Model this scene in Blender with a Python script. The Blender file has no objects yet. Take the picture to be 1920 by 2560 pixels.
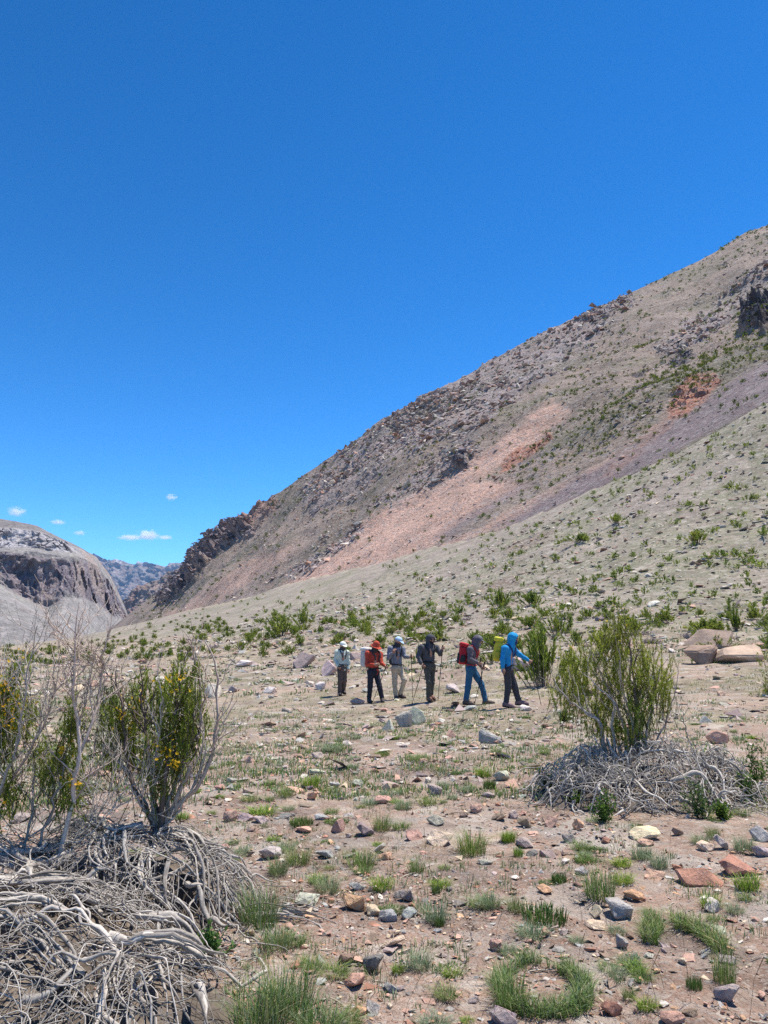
import bpy, bmesh, math, random
import numpy as np
from mathutils import Vector

# ------------------------------------------------------------------ camera
PITCH = math.radians(9.8)
FOC = 1923.0                      # focal length in pixels of the 1920 x 2560 photograph
CAM_Z = 1.5
scene = bpy.context.scene
COL = scene.collection
cam_data = bpy.data.cameras.new('camera')
cam_data.sensor_fit = 'HORIZONTAL'
cam_data.sensor_width = 36.0
cam_data.lens = 36.0 * FOC / 1920.0
cam_data.clip_start = 0.05
cam_data.clip_end = 80000.0
cam = bpy.data.objects.new('camera', cam_data)
cam.location = (0, 0, CAM_Z)
cam.rotation_euler = (math.pi / 2 + PITCH, 0, 0)
COL.objects.link(cam)
scene.camera = cam
scene.render.resolution_x, scene.render.resolution_y = 768, 1024

# ------------------------------------------------------------------ sky and sun
SUN_AZ, SUN_EL = math.radians(58), math.radians(70)
world = bpy.data.worlds.new('World')
scene.world = world
world.use_nodes = True
wn = world.node_tree
wn.nodes.clear()
sky = wn.nodes.new('ShaderNodeTexSky')
sky.sky_type = 'NISHITA'
sky.sun_disc = False
sky.sun_elevation = SUN_EL
sky.sun_rotation = SUN_AZ
sky.altitude = 3200
sky.air_density = 1.15
sky.dust_density = 0.5
sky.ozone_density = 4.0
hs = wn.nodes.new('ShaderNodeHueSaturation')
hs.inputs['Saturation'].default_value = 1.13
hs.inputs['Hue'].default_value = 0.492
hs.inputs['Value'].default_value = 1.0
wbg = wn.nodes.new('ShaderNodeBackground')
wbg.inputs['Strength'].default_value = 0.058
wout = wn.nodes.new('ShaderNodeOutputWorld')
gm = wn.nodes.new('ShaderNodeGamma')
gm.inputs['Gamma'].default_value = 1.55
wn.links.new(sky.outputs[0], gm.inputs['Color'])
wn.links.new(gm.outputs[0], hs.inputs['Color'])
wn.links.new(hs.outputs[0], wbg.inputs['Color'])
wn.links.new(wbg.outputs[0], wout.inputs['Surface'])
SUN_DIR = Vector((math.sin(SUN_AZ) * math.cos(SUN_EL), math.cos(SUN_AZ) * math.cos(SUN_EL), math.sin(SUN_EL)))
sd = bpy.data.lights.new('sun', 'SUN')
sd.energy = 5.0
sd.angle = math.radians(0.53)
sd.color = (1.0, 0.945, 0.855)
sun = bpy.data.objects.new('sun', sd)
sun.rotation_euler = (-SUN_DIR).to_track_quat('-Z', 'Y').to_euler()
sun.location = SUN_DIR * 40
COL.objects.link(sun)
scene.view_settings.view_transform = 'Standard'
scene.view_settings.look = 'None'
scene.view_settings.gamma = 1.0
scene.view_settings.exposure = 0.58
scene.view_settings.use_curve_mapping = False
scene.cycles.use_denoising = False
scene.cycles.max_bounces = 8
scene.cycles.diffuse_bounces = 3
scene.cycles.volume_bounces = 6
scene.cycles.transparent_max_bounces = 6

rng = np.random.default_rng(7)
PR = random.Random(11)

# ------------------------------------------------------------------ layout helpers
def W(xd, yd, Y):
    """World point at forward distance Y on the line of sight through (xd, yd) of the 1659-wide sheet the photo was measured on."""
    k = 1920.0 / 1659.0
    a = (xd * k - 960.0) / FOC
    b = (1280.0 - yd * k) / FOC
    dy = math.cos(PITCH) - b * math.sin(PITCH)
    dz = math.sin(PITCH) + b * math.cos(PITCH)
    t = Y / dy
    return np.array((a * t, Y, CAM_Z + dz * t))

def project(P):
    """Inverse of W for arrays of points."""
    k = 1659.0 / 1920.0
    x, y, z = P[..., 0], P[..., 1], P[..., 2] - CAM_Z
    f = y * math.cos(PITCH) + z * math.sin(PITCH)
    up = -y * math.sin(PITCH) + z * math.cos(PITCH)
    return (960 + FOC * x / f) * k, (1280 - FOC * up / f) * k

# ------------------------------------------------------------------ noise
def _hash(ix, iy, iz, seed):
    with np.errstate(over='ignore'):
        h = (ix.astype(np.uint32) * np.uint32(374761393) + iy.astype(np.uint32) * np.uint32(668265263)
             + iz.astype(np.uint32) * np.uint32(2147483647) + np.uint32(seed * 1442695041 & 0xffffffff))
        h = (h ^ (h >> np.uint32(13))) * np.uint32(1274126177)
        h = (h ^ (h >> np.uint32(16))) * np.uint32(2246822519)
        h = h ^ (h >> np.uint32(15))
    return (h & np.uint32(0xffffff)).astype(np.float32) / np.float32(0xffffff)

def vnoise(p, seed=0):
    """Value noise in -1..1 at the rows of p (n x 3)."""
    p = np.asarray(p, dtype=np.float64)
    i = np.floor(p).astype(np.int64)
    f = (p - i).astype(np.float32)
    u = f * f * f * (f * (f * 6 - 15) + 10)
    out = 0
    for dx in (0, 1):
        wx = u[:, 0] if dx else 1 - u[:, 0]
        for dy in (0, 1):
            wy = u[:, 1] if dy else 1 - u[:, 1]
            for dz in (0, 1):
                wz = u[:, 2] if dz else 1 - u[:, 2]
                out = out + wx * wy * wz * _hash(i[:, 0] + dx & 0xffffff, i[:, 1] + dy & 0xffffff, i[:, 2] + dz & 0xffffff, seed)
    return out * 2 - 1

def fbm(p, octaves=4, seed=0, gain=0.5, lac=2.03):
    p = np.asarray(p, dtype=np.float64)
    out, amp, tot = 0, 1.0, 0.0
    for o in range(octaves):
        out = out + amp * vnoise(p + 17.3 * o, seed + o * 7)
        tot += amp
        amp *= gain
        p = p * lac
    return out / tot

def worley(p, seed=0):
    """F1, F2 and a random number per nearest cell."""
    p = np.asarray(p, dtype=np.float64)
    i = np.floor(p).astype(np.int64)
    n = len(p)
    f1 = np.full(n, 9.0, np.float32); f2 = np.full(n, 9.0, np.float32); cid = np.zeros(n, np.float32)
    for dx in (-1, 0, 1):
        for dy in (-1, 0, 1):
            for dz in (-1, 0, 1):
                c = i + np.array((dx, dy, dz))
                m = c & 0xffffff
                q = np.stack([c[:, k] + _hash(m[:, 0], m[:, 1], m[:, 2], seed + 31 * k) for k in range(3)], 1)
                d = np.sqrt(((q - p) ** 2).sum(1)).astype(np.float32)
                r = _hash(m[:, 0], m[:, 1], m[:, 2], seed + 101)
                near = d < f1
                f2 = np.where(near, f1, np.minimum(f2, d))
                cid = np.where(near, r, cid)
                f1 = np.where(near, d, f1)
    return f1, f2, cid

def smooth(a, b, x):
    t = np.clip((x - a) / (b - a), 0, 1)
    return t * t * (3 - 2 * t)

def in_poly(px, py, poly):
    """Boolean mask of points inside a polygon."""
    inside = np.zeros(px.shape, bool)
    n = len(poly)
    for k in range(n):
        x1, y1 = poly[k]; x2, y2 = poly[(k + 1) % n]
        if y1 == y2:
            continue
        c = ((y1 > py) != (y2 > py)) & (px < (x2 - x1) * (py - y1) / (y2 - y1) + x1)
        inside ^= c
    return inside

def poly_dist(px, py, poly):
    """Distance to the outline, positive inside."""
    d = np.full(px.shape, 1e9)
    n = len(poly)
    for k in range(n):
        x1, y1 = poly[k]; x2, y2 = poly[(k + 1) % n]
        ex, ey = x2 - x1, y2 - y1
        t = np.clip(((px - x1) * ex + (py - y1) * ey) / (ex * ex + ey * ey + 1e-9), 0, 1)
        d = np.minimum(d, np.hypot(px - x1 - t * ex, py - y1 - t * ey))
    return np.where(in_poly(px, py, poly), d, -d)

# ------------------------------------------------------------------ mesh and object helpers
def make_mesh(name, V, F, col=None, smooth_shade=False):
    """Mesh from arrays; F is one array of faces or a list of arrays; col is an n x 3 vertex colour."""
    V = np.asarray(V, np.float32)
    Fs = F if isinstance(F, (list, tuple)) else [F]
    Fs = [np.asarray(f, np.int32) for f in Fs if len(f)]
    me = bpy.data.meshes.new(name)
    me.vertices.add(len(V))
    me.vertices.foreach_set('co', V.ravel())
    nl = sum(f.size for f in Fs); npoly = sum(len(f) for f in Fs)
    me.loops.add(nl); me.polygons.add(npoly)
    me.loops.foreach_set('vertex_index', np.concatenate([f.ravel() for f in Fs]))
    tot = np.concatenate([np.full(len(f), f.shape[1], np.int32) for f in Fs])
    start = np.concatenate([[0], np.cumsum(tot)[:-1]]).astype(np.int32)
    me.polygons.foreach_set('loop_start', start)
    me.polygons.foreach_set('use_smooth', np.full(npoly, smooth_shade))
    me.update(calc_edges=True)
    if col is not None:
        c = np.ones((len(V), 4), np.float32)
        c[:, :3] = col
        a = me.color_attributes.new('Col', 'FLOAT_COLOR', 'POINT')
        a.data.foreach_set('color', c.ravel())
    return me

def add(name, me, mat=None, parent=None, loc=None, rot=None, scale=None):
    o = bpy.data.objects.new(name, me)
    COL.objects.link(o)
    if mat is not None and me is not None and len(me.materials) == 0:
        me.materials.append(mat)
    if parent is not None:
        o.parent = parent
    if loc is not None: o.location = loc
    if rot is not None: o.rotation_euler = rot
    if scale is not None: o.scale = scale
    return o

def tag(o, label=None, cat=None, group=None, kind=None):
    if label: o['label'] = label
    if cat: o['category'] = cat
    if group: o['group'] = group
    if kind: o['kind'] = kind
    return o

def empty(name, loc=(0, 0, 0), rz=0.0):
    e = bpy.data.objects.new(name, None)
    e.empty_display_size = 0.1
    e.location = loc
    e.rotation_euler = (0, 0, rz)
    COL.objects.link(e)
    return e

class Buf:
    """Collects arrays of vertices, faces and colours."""
    def __init__(self):
        self.V, self.T, self.Q, self.C, self.n = [], [], [], [], 0
    def add(self, V, F, C=(0.5, 0.5, 0.5)):
        V = np.asarray(V, np.float32); F = np.asarray(F, np.int32)
        (self.T if F.shape[1] == 3 else self.Q).append(F + self.n)
        self.V.append(V)
        C = np.asarray(C, np.float32)
        self.C.append(np.broadcast_to(C, (len(V), 3)) if C.ndim == 1 else C)
        self.n += len(V)
    def mesh(self, name, smooth_shade=False):
        F = []
        if self.T: F.append(np.concatenate(self.T))
        if self.Q: F.append(np.concatenate(self.Q))
        return make_mesh(name, np.concatenate(self.V), F, np.concatenate(self.C), smooth_shade)

def grid_faces(nr, nc):
    i = np.arange(nr - 1)[:, None] * nc + np.arange(nc - 1)[None]
    i = i.ravel()
    return np.stack([i, i + 1, i + nc + 1, i + nc], 1)

def tube(path, rad, sides=6, gnarl=0.0, seed=0):
    """Tapered tube along a polyline: vertices, quads, and a 0..1 stripe value that runs along the grain."""
    path = np.asarray(path, np.float64)
    n = len(path)
    T = np.gradient(path, axis=0)
    T /= np.linalg.norm(T, axis=1)[:, None] + 1e-9
    up = np.array((0.13, 0.21, 0.97)) if abs(T[0, 2]) < 0.9 else np.array((0.97, 0.2, 0.1))
    N = np.cross(T, up); N /= np.linalg.norm(N, axis=1)[:, None] + 1e-9
    B = np.cross(T, N)
    a = np.arange(sides) / sides * 2 * math.pi
    r = np.broadcast_to(np.asarray(rad, np.float64), (n,))
    R = np.repeat(r[:, None], sides, 1)
    g = np.random.default_rng(seed)
    if gnarl:
        R = R * (1 + gnarl * g.uniform(-1, 1, (1, sides)) + gnarl * 0.6 * g.uniform(-1, 1, (n, sides)))
    tw = np.linspace(0, g.uniform(-2.5, 2.5) if gnarl else 0, n)[:, None]
    ca, sa = np.cos(a[None] + tw), np.sin(a[None] + tw)
    V = path[:, None] + R[..., None] * (ca[..., None] * N[:, None] + sa[..., None] * B[:, None])
    V = V.reshape(-1, 3)
    i = np.arange(n - 1)[:, None] * sides
    j = np.arange(sides)[None]
    j2 = (j + 1) % sides
    F = np.stack([i + j, i + j2, i + sides + j2, i + sides + j], -1).reshape(-1, 4)
    stripe = np.clip(np.repeat(g.uniform(0, 1, (1, sides)), n, 0) * 0.7 + 0.3 * g.uniform(0, 1, (n, sides)), 0, 1).ravel()
    return V, F, stripe

# ------------------------------------------------------------------ materials
class NT:
    """Small helper for node trees."""
    def __init__(self, name, rough=0.9):
        self.m = bpy.data.materials.new(name)
        self.m.use_nodes = True
        self.t = self.m.node_tree
        self.b = self.t.nodes['Principled BSDF']
        self.b.inputs['Roughness'].default_value = rough
        self.b.inputs['Specular IOR Level'].default_value = 0.25
    def n(self, kind, **kw):
        nd = self.t.nodes.new('ShaderNode' + kind)
        for k, v in kw.items():
            if k.startswith('i_'):
                nd.inputs[k[2:].replace('_', ' ')].default_value = v
            else:
                setattr(nd, k, v)
        return nd
    def link(self, a, b): self.t.links.new(a, b)
    def attr(self, name='Col'): return self.n('Attribute', attribute_name=name).outputs['Color']
    def coord(self, which='Object'): return self.n('TexCoord').outputs[which]
    def position(self): return self.n('NewGeometry').outputs['Position']
    def noise(self, vec, scale, detail=4, rough=0.55, dist=0.0):
        nd = self.n('TexNoise')
        nd.inputs['Scale'].default_value = scale; nd.inputs['Detail'].default_value = detail
        nd.inputs['Roughness'].default_value = rough; nd.inputs['Distortion'].default_value = dist
        self.link(vec, nd.inputs['Vector'])
        return nd.outputs[0]
    def voronoi(self, vec, scale, out='Color', feature='F1', rand=1.0):
        nd = self.n('TexVoronoi', feature=feature)
        nd.inputs['Scale'].default_value = scale
        nd.inputs['Randomness'].default_value = rand
        self.link(vec, nd.inputs['Vector'])
        return nd.outputs[out]
    def ramp(self, fac, stops):
        nd = self.n('ValToRGB')
        el = nd.color_ramp.elements
        while len(el) < len(stops): el.new(0.5)
        for e, (p, c) in zip(el, stops):
            e.position = p
            e.color = (c, c, c, 1) if not hasattr(c, '__len__') else (*c, 1)
        self.link(fac, nd.inputs[0])
        return nd.outputs[0]
    def mix(self, fac, a, b, blend='MIX'):
        nd = self.n('Mix', data_type='RGBA', blend_type=blend)
        for q, v in ((0, fac), (6, a), (7, b)):
            sock = nd.inputs[q]
            if isinstance(v, bpy.types.NodeSocket): self.link(v, sock)
            elif hasattr(v, '__len__'): sock.default_value = (*v, 1)
            else: sock.default_value = v if q == 0 else (v, v, v, 1)
        return nd.outputs[2]
    def math(self, op, a, b=0.0):
        nd = self.n('Math', operation=op)
        for sock, v in ((nd.inputs[0], a), (nd.inputs[1], b)):
            if isinstance(v, bpy.types.NodeSocket): self.link(v, sock)
            else: sock.default_value = v
        return nd.outputs[0]
    def bump(self, h, strength=0.5, dist=0.02, prev=None):
        nd = self.n('Bump')
        nd.inputs['Strength'].default_value = strength
        nd.inputs['Distance'].default_value = dist
        self.link(h, nd.inputs['Height'])
        if prev is not None: self.link(prev, nd.inputs['Normal'])
        self.link(nd.outputs[0], self.b.inputs['Normal'])
        return nd.outputs[0]
    def color(self, c):
        if isinstance(c, bpy.types.NodeSocket): self.link(c, self.b.inputs['Base Color'])
        else: self.b.inputs['Base Color'].default_value = (*c, 1)
        return self

def srgb(r, g, b):
    return tuple(((c / 255) / 12.92 if c <= 10 else ((c / 255 + 0.055) / 1.055) ** 2.4) for c in (r, g, b))
# ================================================================== TERRAIN
C0 = [(190, 1388, 420), (250, 1368, 380), (300, 1352, 330), (400, 1324, 245), (500, 1298, 200), (600, 1272, 168), (700, 1243, 150), (820, 1217, 134), (1000, 1167, 112),
      (1150, 1120, 103), (1300, 1052, 95), (1450, 982, 89), (1659, 866, 84), (1900, 740, 80), (2300, 540, 78)]
C0 = np.array(C0, float)
_c0w = np.array([W(*r) for r in C0]); _c0r = _c0w[:, 0] / _c0w[:, 1]
# ---- the shape of the ground: a thin-plate surface through measured points
def _controls():
    P = []
    for x in (-14, -7, -3, 0, 3, 7, 14):
        for y in (-12, -4, 2, 7, 12):
            P.append((x, y, 0.012 * max(0, x) + 0.0))
    hik = [(738, 1507, 25.0), (810, 1517, 22.0), (862, 1511, 22.6), (928, 1519, 20.6), (1030, 1525, 19.3), (1105, 1527, 18.0)]
    P += [tuple(W(*h)) for h in hik]
    P += [tuple(W(*c)) for c in (
        (1540, 1432, 25), (1659, 1440, 22), (1659, 1400, 27), (1659, 1300, 38), (1659, 1150, 53), (1659, 1000, 68), (1659, 865, 86),
        (1300, 1470, 22), (1300, 1400, 29), (1300, 1300, 43), (1300, 1200, 60), (1300, 1050, 95),
        (1000, 1440, 28), (1000, 1380, 39), (1000, 1300, 58), (1000, 1230, 80), (1000, 1165, 112),
        (800, 1440, 31), (800, 1400, 39), (800, 1350, 56), (800, 1300, 80), (800, 1220, 132),
        (600, 1450, 34), (600, 1400, 49), (600, 1350, 78), (600, 1300, 120), (600, 1268, 165),
        (400, 1450, 38), (400, 1405, 60), (400, 1365, 120), (400, 1320, 235),
        (150, 1440, 42), (150, 1407, 80), (250, 1390, 170), (230, 1378, 330), (0, 1398, 150), (-300, 1400, 150), (-300, 1397, 400), (60, 1396, 350),
        (-300, 1440, 50), (-800, 1430, 60), (1900, 1300, 36), (1900, 1000, 62), (1900, 740, 84), (2300, 1300, 33), (2300, 900, 60), (1450, 980, 90), (1150, 1118, 104))]
    P += [tuple(W(*r) + np.array((0, 0, 0.3))) for r in C0]
    return np.array(P)

_CP = _controls()
def _tps_fit(P, lam=0.02):
    n = len(P)
    s = 30.0
    X = P[:, :2] / s
    d = np.linalg.norm(X[:, None] - X[None], axis=2)
    K = np.where(d > 0, d * d * np.log(d + 1e-12), 0) + lam * np.eye(n)
    Q = np.concatenate([np.ones((n, 1)), X], 1)
    A = np.zeros((n + 3, n + 3))
    A[:n, :n] = K; A[:n, n:] = Q; A[n:, :n] = Q.T
    return np.linalg.solve(A, np.concatenate([P[:, 2], np.zeros(3)])), X, s
_TW, _TX, _TS = _tps_fit(_CP)

def ground_base(x, y):
    x = np.asarray(x, np.float64); y = np.asarray(y, np.float64)
    px, py = x / _TS, y / _TS
    z = _TW[-3] + _TW[-2] * px + _TW[-1] * py
    for k in range(len(_TX)):
        d2 = (px - _TX[k, 0]) ** 2 + (py - _TX[k, 1]) ** 2
        z = z + _TW[k] * 0.5 * d2 * np.log(d2 + 1e-12)
    foot = np.interp(x / np.maximum(y, 1.0), _c0r, _c0w[:, 1])
    z = z - np.where(y > 30, 0.6 * np.maximum(0, y - 0.985 * foot), 0)
    far = smooth(330, 560, y) + smooth(130, 200, x) + smooth(160, 320, -x) + smooth(12, 30, -y)
    far = np.clip(far, 0, 1)
    flat = 0.4 - 9.0 * smooth(450, 900, np.hypot(x, y))
    return z * (1 - far) + flat * far

def ground_z(x, y):
    """Ground height with its hummocks."""
    x = np.atleast_1d(np.asarray(x, np.float64)); y = np.atleast_1d(np.asarray(y, np.float64))
    shp = x.shape
    x, y = x.ravel(), y.ravel()
    z = ground_base(x, y)
    d = np.hypot(x, y)
    p = np.stack([x, y, 0 * x], 1)
    z = z + 0.035 * vnoise(p * 0.8, 3) * smooth(1, 6, d) + 0.02 * vnoise(p * 2.3, 5) + 0.008 * vnoise(p * 7.0, 6)
    z = z + 0.25 * vnoise(p * 0.09, 8) * smooth(35, 80, d) + 0.12 * vnoise(p * 0.3, 9) * smooth(20, 50, d)
    return z.reshape(shp)

_ts = np.geomspace(1.5, 500, 2600)
def hit(xd, yd):
    """Ground point seen along the line of sight (measured-sheet pixels)."""
    a = W(xd, yd, 1.0) - np.array((0, 0, CAM_Z))
    q = _ts[:, None] * a[None] + np.array((0, 0, CAM_Z))
    h = ground_z(q[:, 0], q[:, 1])
    below = np.nonzero(q[:, 2] < h)[0]
    if len(below) == 0:
        return None
    i = max(below[0], 1)
    g0, g1 = q[i - 1, 2] - h[i - 1], q[i, 2] - h[i]
    t = g0 / (g0 - g1 + 1e-12)
    p = q[i - 1] * (1 - t) + q[i] * t
    p[2] = ground_z(p[0], p[1])[0]
    return p

# ---- ground sheet
def _graded(lo, hi, n, c, s):
    a, b = math.asinh((lo - c) / s), math.asinh((hi - c) / s)
    return c + s * np.sinh(np.linspace(a, b, n))
gx = _graded(-9000, 9000, 490, 0.0, 1.6)
gy = _graded(-3000, 11500, 540, 2.5, 2.0)
GX, GY = np.meshgrid(gx, gy)
fx, fy = GX.ravel(), GY.ravel()
gz = ground_z(fx, fy)
dist = np.hypot(fx, fy)
pp = np.stack([fx, fy, 0 * fx], 1)
gz = gz + 0.009 * vnoise(pp * 17, 21) * (dist < 14) + 0.006 * vnoise(pp * 41, 22) * (dist < 7)
# colour: brown gravelly soil near by, greener meadow further out, pale grey debris on the fan
soil = np.array((0.345, 0.236, 0.178)); soil2 = np.array((0.262, 0.172, 0.128)); pale = np.array((0.415, 0.305, 0.240))
meadow = np.array((0.225, 0.220, 0.105)); fan = np.array((0.248, 0.216, 0.168)); fan2 = np.array((0.165, 0.172, 0.098)); mauve = np.array((0.235, 0.185, 0.165))
n1 = fbm(pp * 0.55, 4, 31); n2 = fbm(pp * 2.1, 4, 32); n3 = fbm(pp * 0.11, 4, 33)
c = soil + (soil2 - soil) * smooth(-0.2, 0.35, n1)[:, None] + (pale - soil) * (0.8 * smooth(0.0, 0.5, n2))[:, None]
g = np.clip(smooth(9, 17, dist + 4 * n1) * smooth(-0.45, 0.2, n2 * 0.6 + n1 * 0.6) * 0.62, 0, 1)
g = np.maximum(g, 0.2 * smooth(0.1, 0.45, n2) * smooth(4, 8, dist))
c = c + (meadow - c) * g[:, None]
up = ground_base(fx, fy)
f = smooth(1.0, 3.4, up + 0.8 * n1) 
fc = fan + (fan2 - fan) * smooth(-0.2, 0.3, 0.7 * n3 + 0.7 * n1)[:, None] + (mauve - fan) * (0.7 * smooth(0.05, 0.4, fbm(pp * 0.16, 3, 35)))[:, None]
c = c + (fc - c) * f[:, None]
for xd_, yd_, rx_, ry_ in ((1078, 1262, 2.0, 2.2), (1142, 1170, 3.4, 3.4)):      # two bare brown patches on the fan
    q_ = hit(xd_, yd_)
    m_ = 1 - smooth(0.75, 1.1, np.hypot((fx - q_[0]) / rx_, (fy - q_[1]) / ry_) + 0.3 * n2)
    c = c + (np.array((0.135, 0.098, 0.068)) - c) * m_[:, None]
ground_mesh = make_mesh('ground', np.stack([fx, fy, gz], 1), grid_faces(len(gy), len(gx)), c, True)

M = {}
def ground_material():
    k = NT('gravelly_ground', 0.95)
    pos = k.position()
    base = k.attr()
    s1 = k.voronoi(pos, 62); s2 = k.voronoi(pos, 24); s3 = k.voronoi(pos, 7.5); s4 = k.voronoi(pos, 2.4)
    def sep(c, i):
        nd = k.n('SeparateColor'); k.link(c, nd.inputs[0]); return nd.outputs[i]
    col = k.mix(1.0, base, k.ramp(k.noise(pos, 3.0, 8, 0.65), [(0.25, 0.62), (0.75, 1.36)]), 'MULTIPLY')
    # stones too small to build: each cell its own tint
    def stones(col, cells, lo, amount, tint):
        m = k.ramp(sep(cells, 0), [(lo, 0.0), (lo + 0.04, 1.0)])
        t = k.ramp(sep(cells, 1), tint)
        return k.mix(k.math('MULTIPLY', m, amount), col, t)
    tint = [(0.0, (0.15, 0.115, 0.10)), (0.25, (0.34, 0.26, 0.21)), (0.5, (0.42, 0.355, 0.30)), (0.75, (0.31, 0.28, 0.25)), (1.0, (0.54, 0.475, 0.405))]
    col = stones(col, s1, 0.66, 0.55, tint)
    col = stones(col, s2, 0.74, 0.5, tint)
    col = stones(col, s3, 0.82, 0.45, tint)
    col = stones(col, s4, 0.80, 0.55, tint)
    col = stones(col, k.voronoi(pos, 3.9), 0.80, 0.55, tint)
    col = stones(col, k.voronoi(pos, 1.15), 0.88, 0.45, tint)
    col = k.mix(1.0, col, k.ramp(k.noise(pos, 0.45, 8, 0.75), [(0.30, 0.66), (0.70, 1.26)]), 'MULTIPLY')
    k.color(col)
    d1 = k.voronoi(pos, 62, 'Distance'); d2 = k.voronoi(pos, 24, 'Distance')
    h = k.math('ADD', k.math('MULTIPLY', k.noise(pos, 45, 6, 0.7), 1.3), k.math('MULTIPLY', k.math('SUBTRACT', 1.0, d1), 0.6))
    h = k.math('ADD', h, k.math('MULTIPLY', k.math('SUBTRACT', 1.0, d2), 0.7))
    b1 = k.bump(h, 0.75, 0.018)
    k.bump(k.noise(pos, 1.6, 7, 0.68), 0.75, 0.22, b1)
    return k.m
M['ground'] = ground_material()
ground = add('ground', ground_mesh, M['ground'])
tag(ground, kind='structure')

# ================================================================== THE SCREE MOUNTAIN
C1 = [(190, 1380, 430), (230, 1366, 430), (300, 1308, 420), (355, 1268, 410), (385, 1243, 400), (405, 1212, 395), (440, 1168, 385), (470, 1158, 372), (500, 1140, 360), (560, 1092, 335), (620, 1050, 315),
      (700, 998, 297), (760, 962, 285), (830, 910, 275), (900, 872, 272), (985, 822, 270), (1100, 755, 272), (1180, 715, 274), (1250, 684, 278), (1340, 640, 282), (1430, 604, 287),
      (1500, 575, 290), (1560, 540, 292), (1610, 506, 294), (1659, 487, 296), (1760, 430, 300), (1900, 350, 305), (2300, 150, 310)]
C1 = np.array(C1, float)
mc = np.concatenate([np.linspace(192, 1700, 800), np.linspace(1712, 2300, 50)])
NS, NB = 280, 20
ss = np.concatenate([np.linspace(-0.10, 0, 8)[:-1], np.linspace(0, 1, NS)])
y0 = np.interp(mc, C0[:, 0], C0[:, 1]); d0 = np.interp(mc, C0[:, 0], C0[:, 2])
y1 = np.interp(mc, C1[:, 0], C1[:, 1]); d1 = np.interp(mc, C1[:, 0], C1[:, 2])
y1 = np.minimum(y1, y0 - 2)
S, X = np.meshgrid(ss, mc, indexing='ij')
YD = y0 + (y1 - y0) * S
DD = d0 * (d1 / d0) ** S
kk = 1920.0 / 1659.0
aa = (X * kk - 960) / FOC; bb = (1280 - YD * kk) / FOC
ddy = math.cos(PITCH) - bb * math.sin(PITCH); ddz = math.sin(PITCH) + bb * math.cos(PITCH)
MP = np.stack([aa * DD / ddy, DD, CAM_Z + ddz * DD / ddy], -1)
for q in range(7):                                # the foot runs on down into the ground
    MP[q] = MP[7] + np.array((-0.62, -0.50, -0.62)) * (7 - q) * 0.9
# the hidden back of the mountain
last = MP[-1]
bk = []
out = last[:, :2] / np.linalg.norm(last[:, :2], axis=1)[:, None]
for q in range(1, NB):
    e = (q / (NB - 1)) ** 1.6
    r = last.copy()
    r[:, :2] += out * 420 * e
    r[:, 2] = last[:, 2] * (1 - e) + (-14) * e - 0.0 + 6 * math.sin(math.pi * min(1, e * 3)) * 0
    bk.append(r)
MP = np.concatenate([MP, np.array(bk)])
nrow = len(MP)
XX = np.concatenate([X, np.repeat(mc[None], NB - 1, 0)]); YY = np.concatenate([YD, np.repeat(y1[None], NB - 1, 0)])
SS = np.concatenate([S, np.repeat(np.ones((1, len(mc))), NB - 1, 0)])
mp = MP.reshape(-1, 3); mx = XX.ravel(); my = YY.ravel(); msv = SS.ravel()
front = np.arange(len(mp)) < len(ss) * len(mc)

wob = fbm(mp * 0.06, 4, 51); wob2 = fbm(mp * 0.06 + 40, 4, 52)
wx = mx + 16 * wob; wy = my + 12 * wob2
fine = fbm(mp * 0.35, 4, 53)
def region(poly, soft=8.0, rough=10.0):
    poly = np.array(poly, float)
    lo = poly.min(0) - 60; hi = poly.max(0) + 60
    m = (mx > lo[0]) & (mx < hi[0]) & (my > lo[1]) & (my < hi[1])
    r = np.zeros(len(mp))
    if m.any():
        r[m] = smooth(-soft, soft, poly_dist(wx[m], wy[m], poly) + rough * fine[m])
    return r
pink = np.maximum(region([(560, 1300), (640, 1235), (760, 1165), (900, 1082), (1060, 985), (1215, 893), (1235, 905), (1130, 985), (1040, 1045), (1140, 1055), (1000, 1130), (940, 1178), (820, 1222), (640, 1270)], 10, 10),
                  0.7 * region([(340, 1335), (460, 1275), (560, 1215), (660, 1178), (600, 1225), (480, 1295), (400, 1330)], 8, 8))
pink = np.maximum(pink, 0.75 * region([(860, 1215), (1010, 1150), (1200, 1060), (1330, 985), (1300, 1030), (1150, 1112), (1000, 1168)], 8, 8))
purple = np.maximum(region([(1060, 1140), (1170, 1080), (1330, 990), (1500, 890), (1659, 775), (1900, 630), (1920, 730), (1659, 866), (1450, 985), (1300, 1055), (1160, 1122)], 10, 8),
                    0.75 * region([(930, 1165), (1000, 1118), (1100, 1060), (1150, 1050), (1060, 1110), (970, 1165)], 10, 8))
red = np.maximum(region([(1078, 1028), (1092, 1000), (1130, 972), (1190, 948), (1202, 962), (1160, 990), (1110, 1018)], 4, 5),
                 region([(1450, 905), (1475, 862), (1500, 838), (1550, 822), (1562, 838), (1530, 868), (1480, 905)], 4, 5))
redstreak = 0.7 * region([(1290, 1035), (1350, 980), (1440, 905), (1480, 890), (1465, 920), (1380, 985), (1320, 1030)], 8, 8)
redtop = region([(488, 1150), (515, 1118), (580, 1070), (600, 1080), (560, 1115), (520, 1150)], 6, 5)
crag = region([(335, 1300), (385, 1240), (405, 1205), (450, 1140), (490, 1125), (530, 1120), (540, 1150), (480, 1190), (440, 1230), (400, 1270), (350, 1300)], 6, 8)
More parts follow.
